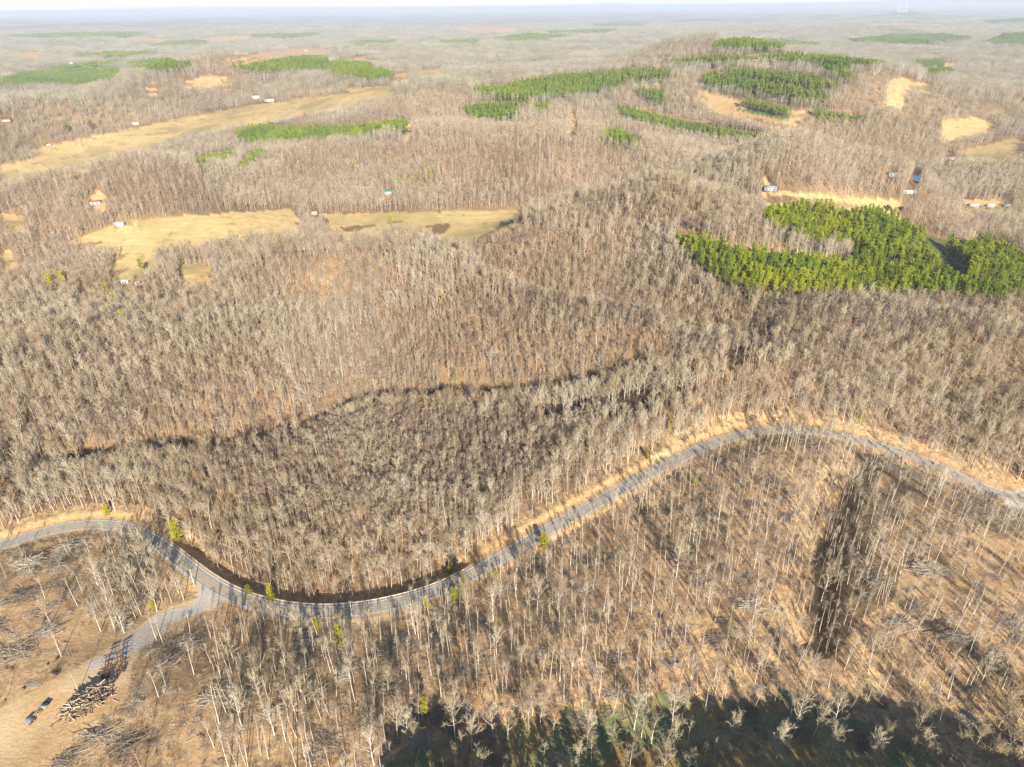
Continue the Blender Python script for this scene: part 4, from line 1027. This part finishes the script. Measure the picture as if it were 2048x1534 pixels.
def lowboy():
    A = np.array(at(52, 1452)); B = np.array(at(97, 1409)); d = B-A; L = np.linalg.norm(d[:2]); rz = math.atan2(d[1], d[0])-math.pi/2
    o = thing('flatbed_trailer', 'grey flatbed trailer with an open beam middle parked on the bare landing', 'trailer', tuple(A), rz)
    p = MB()
    for k in range(7): p.box((-1.05+k*.35, L*.17, 1.15), (.33, L*.34, .1))
    link('rear_deck', p.mesh('rear_deck', M_grey), o)
    p = MB()
    for sx in (-.5, .5): p.box((sx, L*.52, .85), (.22, L*.44, .4))
    for k in range(5): p.box((0, L*(.36+.08*k), .85), (.8, .3, .12))
    link('beam', p.mesh('beam', M_wood), o)
    p = MB(); p.box((0, L*.82, 1.25), (2.3, L*.18, .12)); p.box((0, L*.82, 1.05), (1.2, L*.16, .26)); link('front_deck', p.mesh('front_deck', M_grey), o)
    p = MB(); p.box((0, L*.96, 1.3), (2.2, L*.12, .14)); link('ramp', p.mesh('ramp', M_black), o)
    add_wheels(o, [(sx, y) for sx in (-.95, .95) for y in (1.0, 2.2)])
lowboy()
def stump(u, v, s, lab):
    R = random.Random(int(u)); X, Y, Z = at(u, v); o = thing('stump', lab, 'stump', (X, Y, Z), R.random()*6)
    p = MB(); p.tube([(0,0,.25*s),(.5*s,0,.45*s),(1.3*s,.1*s,.55*s)], [.5*s,.36*s,.33*s], 9, True); link('trunk', p.mesh('trunk', M_dark), o)
    p = MB()
    for k in range(14):
        a = R.random()*6.28; p.spike((-.05*s, 0, .35*s), (-R.uniform(.2,.7)*s, math.cos(a)*.9*s, max(.05, .4*s+math.sin(a)*.8*s)), .12*s)
    link('roots', p.mesh('roots', M_dark), o)
stump(110, 1346, 1.5, 'dark upturned stump lying alone on the bare landing'); stump(113, 1318, .6, 'small dark stump above the big one on the landing'); stump(50, 1377, .6, 'small dark stump left on the bare landing')
stump(12, 1400, .5, 'little dark stump at the left edge of the landing'); stump(96, 1330, .5, 'little stump by the thin trees of the landing')

# ------------------------------------------------------------------ buildings
def house(u, v, L, W_, H, rz, roof, lab, name='house', cat='house', pitch=.35, wall=None, wins=3):
    L *= .60; W_ *= .70; H *= .66
    X, Y, Z = at(u, v); o = thing(name, lab, cat, (X, Y, Z), rz)
    p = MB(); p.box((0,0,H/2-.4), (L, W_, H+.8)); wl = link('wall', p.mesh('wall', wall or M_white), o)
    g = W_*.5*pitch; r = MB(); e = .35
    V = [(-L/2-e,-W_/2-e,H-.08),(L/2+e,-W_/2-e,H-.08),(L/2+e,W_/2+e,H-.08),(-L/2-e,W_/2+e,H-.08),(-L/2-e,0,H+g+.1),(L/2+e,0,H+g+.1)]
    r.V = [np.array(q) for q in V]; r.Q = [(0,1,5,4),(2,3,4,5),(3,2,1,0)]; r.T = [(0,4,3),(1,2,5)]; link('roof', r.mesh('roof', roof), o)
    for k in range(wins):
        q = MB(); q.box((-L/2+L*(k+.7)/(wins+.4), -W_/2-.03, H*.55), (1.1,.08,1.0)); link('window', q.mesh('window', M_glass), o)
    q = MB(); q.box((L/2-L*.22, -W_/2-.04, 1.0), (.95,.1,2.0)); link('door', q.mesh('door', M_groof), o)
house(248, 566, 13, 5, 3.2, .05, M_wroof, 'white trailer home at the wood edge below the left field', 'mobile_home', 'mobile home')
house(276, 568, 5, 4, 2.6, .1, M_wroof, 'small white shed right of the trailer home below the left field', 'shed', 'shed', wins=1)
house(776, 388, 13, 8, 4.2, .05, M_troof, 'white house with a teal metal roof in the grey wood')
house(240, 452, 14, 8, 4.5, -.2, M_wroof, 'white building at the left corner of the yellow field', 'barn', 'barn')
house(629, 428, 9, 6, 3.6, .1, M_broof, 'small pale building between the two yellow fields', 'barn', 'barn', wins=1)
house(1540, 380, 18, 10, 4, -.25, M_broof, 'house with a long grey blue roof at the end of the tan valley field')
house(1784, 352, 14, 9, 4, .1, M_groof, 'dark roofed house above the pond on the right')
house(1818, 386, 20, 6, 3.2, -.1, M_wroof, 'long white trailer home at the right end of the tan valley field', 'mobile_home', 'mobile home')
house(1946, 412, 16, 6, 3.2, -.1, M_wroof, 'first of the three white trailer homes on the right, nearest the valley field', 'mobile_home', 'mobile home')
house(1980, 413, 14, 6, 3.4, 0, M_wroof, 'middle one of the three white trailer homes on the right', 'mobile_home', 'mobile home')
house(2014, 413, 14, 6, 3.2, .1, M_wroof, 'last of the three white trailer homes, by the right edge', 'mobile_home', 'mobile home')
house(1900, 319, 24, 8, 4, 0, M_wroof, 'long white building by the bend of the far right tan field', 'barn', 'barn')
house(192, 408, 15, 9, 4, .2, M_rroof, 'red roofed house in the woods left of the yellow field', wins=2)
house(14, 243, 22, 12, 5, .1, M_rroof, 'white house with a red roof at the far left valley edge')
house(270, 249, 26, 9, 4.5, .1, M_wroof, 'white farm buildings on the left valley edge', 'barn', 'barn')
house(512, 197, 26, 14, 6, .1, M_wroof, 'larger white farm building by the yellow bank in the left valley', 'barn', 'barn')
house(540, 203, 30, 14, 5, -.1, M_wroof, 'low white farm building right of the larger one in the left valley', 'barn', 'barn')
house(98, 291, 12, 6, 3, .2, M_wroof, 'tiny white building on the long left valley field', 'shed', 'shed', wins=1)
for (u, v, s, lab) in [(78,84,40,'white speck of a house on the hazy far left ridge'),(142,128,34,'white house beyond the far left plantation'),(42,133,26,'pale house left of the far plantation'),(222,58,50,'white house near the left horizon'),(388,53,50,'long pale building near the horizon left of the middle'),
   (1106,89,26,'pale farm building in the hazy middle distance'),(935,115,20,'white shed beyond the hazy central woods'),(1560,24,90,'white building close to the right horizon'),(612,102,22,'pale farm house by the distant pink clearing')]:
    house(u, v, s, s*.5, s*.22, .1, M_wroof, lab, wins=0 if s > 60 else 2)
def tractor(u, v, lab):
    X, Y, Z = at(u, v); o = thing('tractor', lab, 'tractor', (X, Y, Z), .4)
    p = MB(); p.box((1.0,0,1.25), (2.0,1.0,.9)); p.box((-.5,0,1.1), (1.4,.9,.6)); link('body', p.mesh('body', M_red), o)
    p = MB(); p.box((-.6,0,2.0), (1.3,1.3,1.3)); link('cab', p.mesh('cab', M_glass), o); p = MB(); p.box((-.6,0,2.72), (1.5,1.5,.14)); link('roof', p.mesh('roof', M_red), o)
    for (x, y, s) in ((-.7,-.95,1.6),(-.7,.95,1.6),(1.6,-.8,1.0),(1.6,.8,1.0)):
        t = link('wheel', TY, o, (x, y, .5*s), math.pi/2); t.scale = (s, s, s); link('rim', RI, t)
    o.scale = (1.6, 1.6, 1.6)
tractor(1776, 419, 'red farm machine on the left at the near edge of the tan valley field'); tractor(1806, 422, 'red farm machine on the right at the near edge of the tan valley field')
def pond(u, v, a, b):
    X, Y, Z = at(u, v); n = 40; V = [(0,0,0)]+[(a*math.cos(t)*(1+.12*math.sin(3*t)), b*math.sin(t), 0) for t in np.linspace(0, 2*math.pi, n, endpoint=False)]
    F = [(0, i+1, (i+1) % n+1) for i in range(n)]; mt, nn, bb = newmat('pond_water'); bb.inputs['Base Color'].default_value = (.05,.09,.13,1); bb.inputs['Roughness'].default_value = .08; bb.inputs['Specular IOR Level'].default_value = .5
    o = link('pond_water', npmesh('pond_water', np.array(V), np.array(F), [mt]), None, (X, Y, Z+.6)); o['kind'] = 'structure'
pond(1832, 358, 12, 16)
def water_tower():
    X, Y = TOWER_XY; Z = float(height([X], [Y])[0]); o = thing('lattice_tower', 'faint white tower of thin upright legs standing on the hazy horizon', 'tower', (X, Y, Z-2))
    D = math.hypot(X, Y); H = D*.0100; w_ = D*.0062
    for k, (sx, sy) in enumerate(((-1,-1),(-.33,1),(.33,-1),(1,1))):
        p = MB(); p.tube([(sx*w_,sy*w_*.6,0),(sx*w_*1.05,sy*w_*.6,H)], [w_*.045, w_*.03], 8, True); link('leg', p.mesh('leg', M_white), o)
    p = MB(); p.box((0,0,H*.06), (w_*2.2, w_*1.4, H*.06)); link('base', p.mesh('base', M_white), o)
    return Z+H*1.5
TOPZ = water_tower()

# ------------------------------------------------------------------ haze over the whole country
def haze():
    p = MB(); top = max(208.0, TOPZ+4); bot = -140.0; p.box((0, 0, (top+bot)/2), (128000, 128000, top-bot))
    mt = bpy.data.materials.new('haze_air'); mt.use_nodes = True; n = mt.node_tree; n.nodes.clear()
    out = n.nodes.new('ShaderNodeOutputMaterial'); v = n.nodes.new('ShaderNodeVolumePrincipled')
    v.inputs['Color'].default_value = (.76,.84,1.0,1); v.inputs['Density'].default_value = 7.5e-5; v.inputs['Anisotropy'].default_value = 0.0
    n.links.new(v.outputs[0], out.inputs['Volume']); o = link('haze', p.mesh('haze', mt)); o['kind'] = 'stuff'
haze()
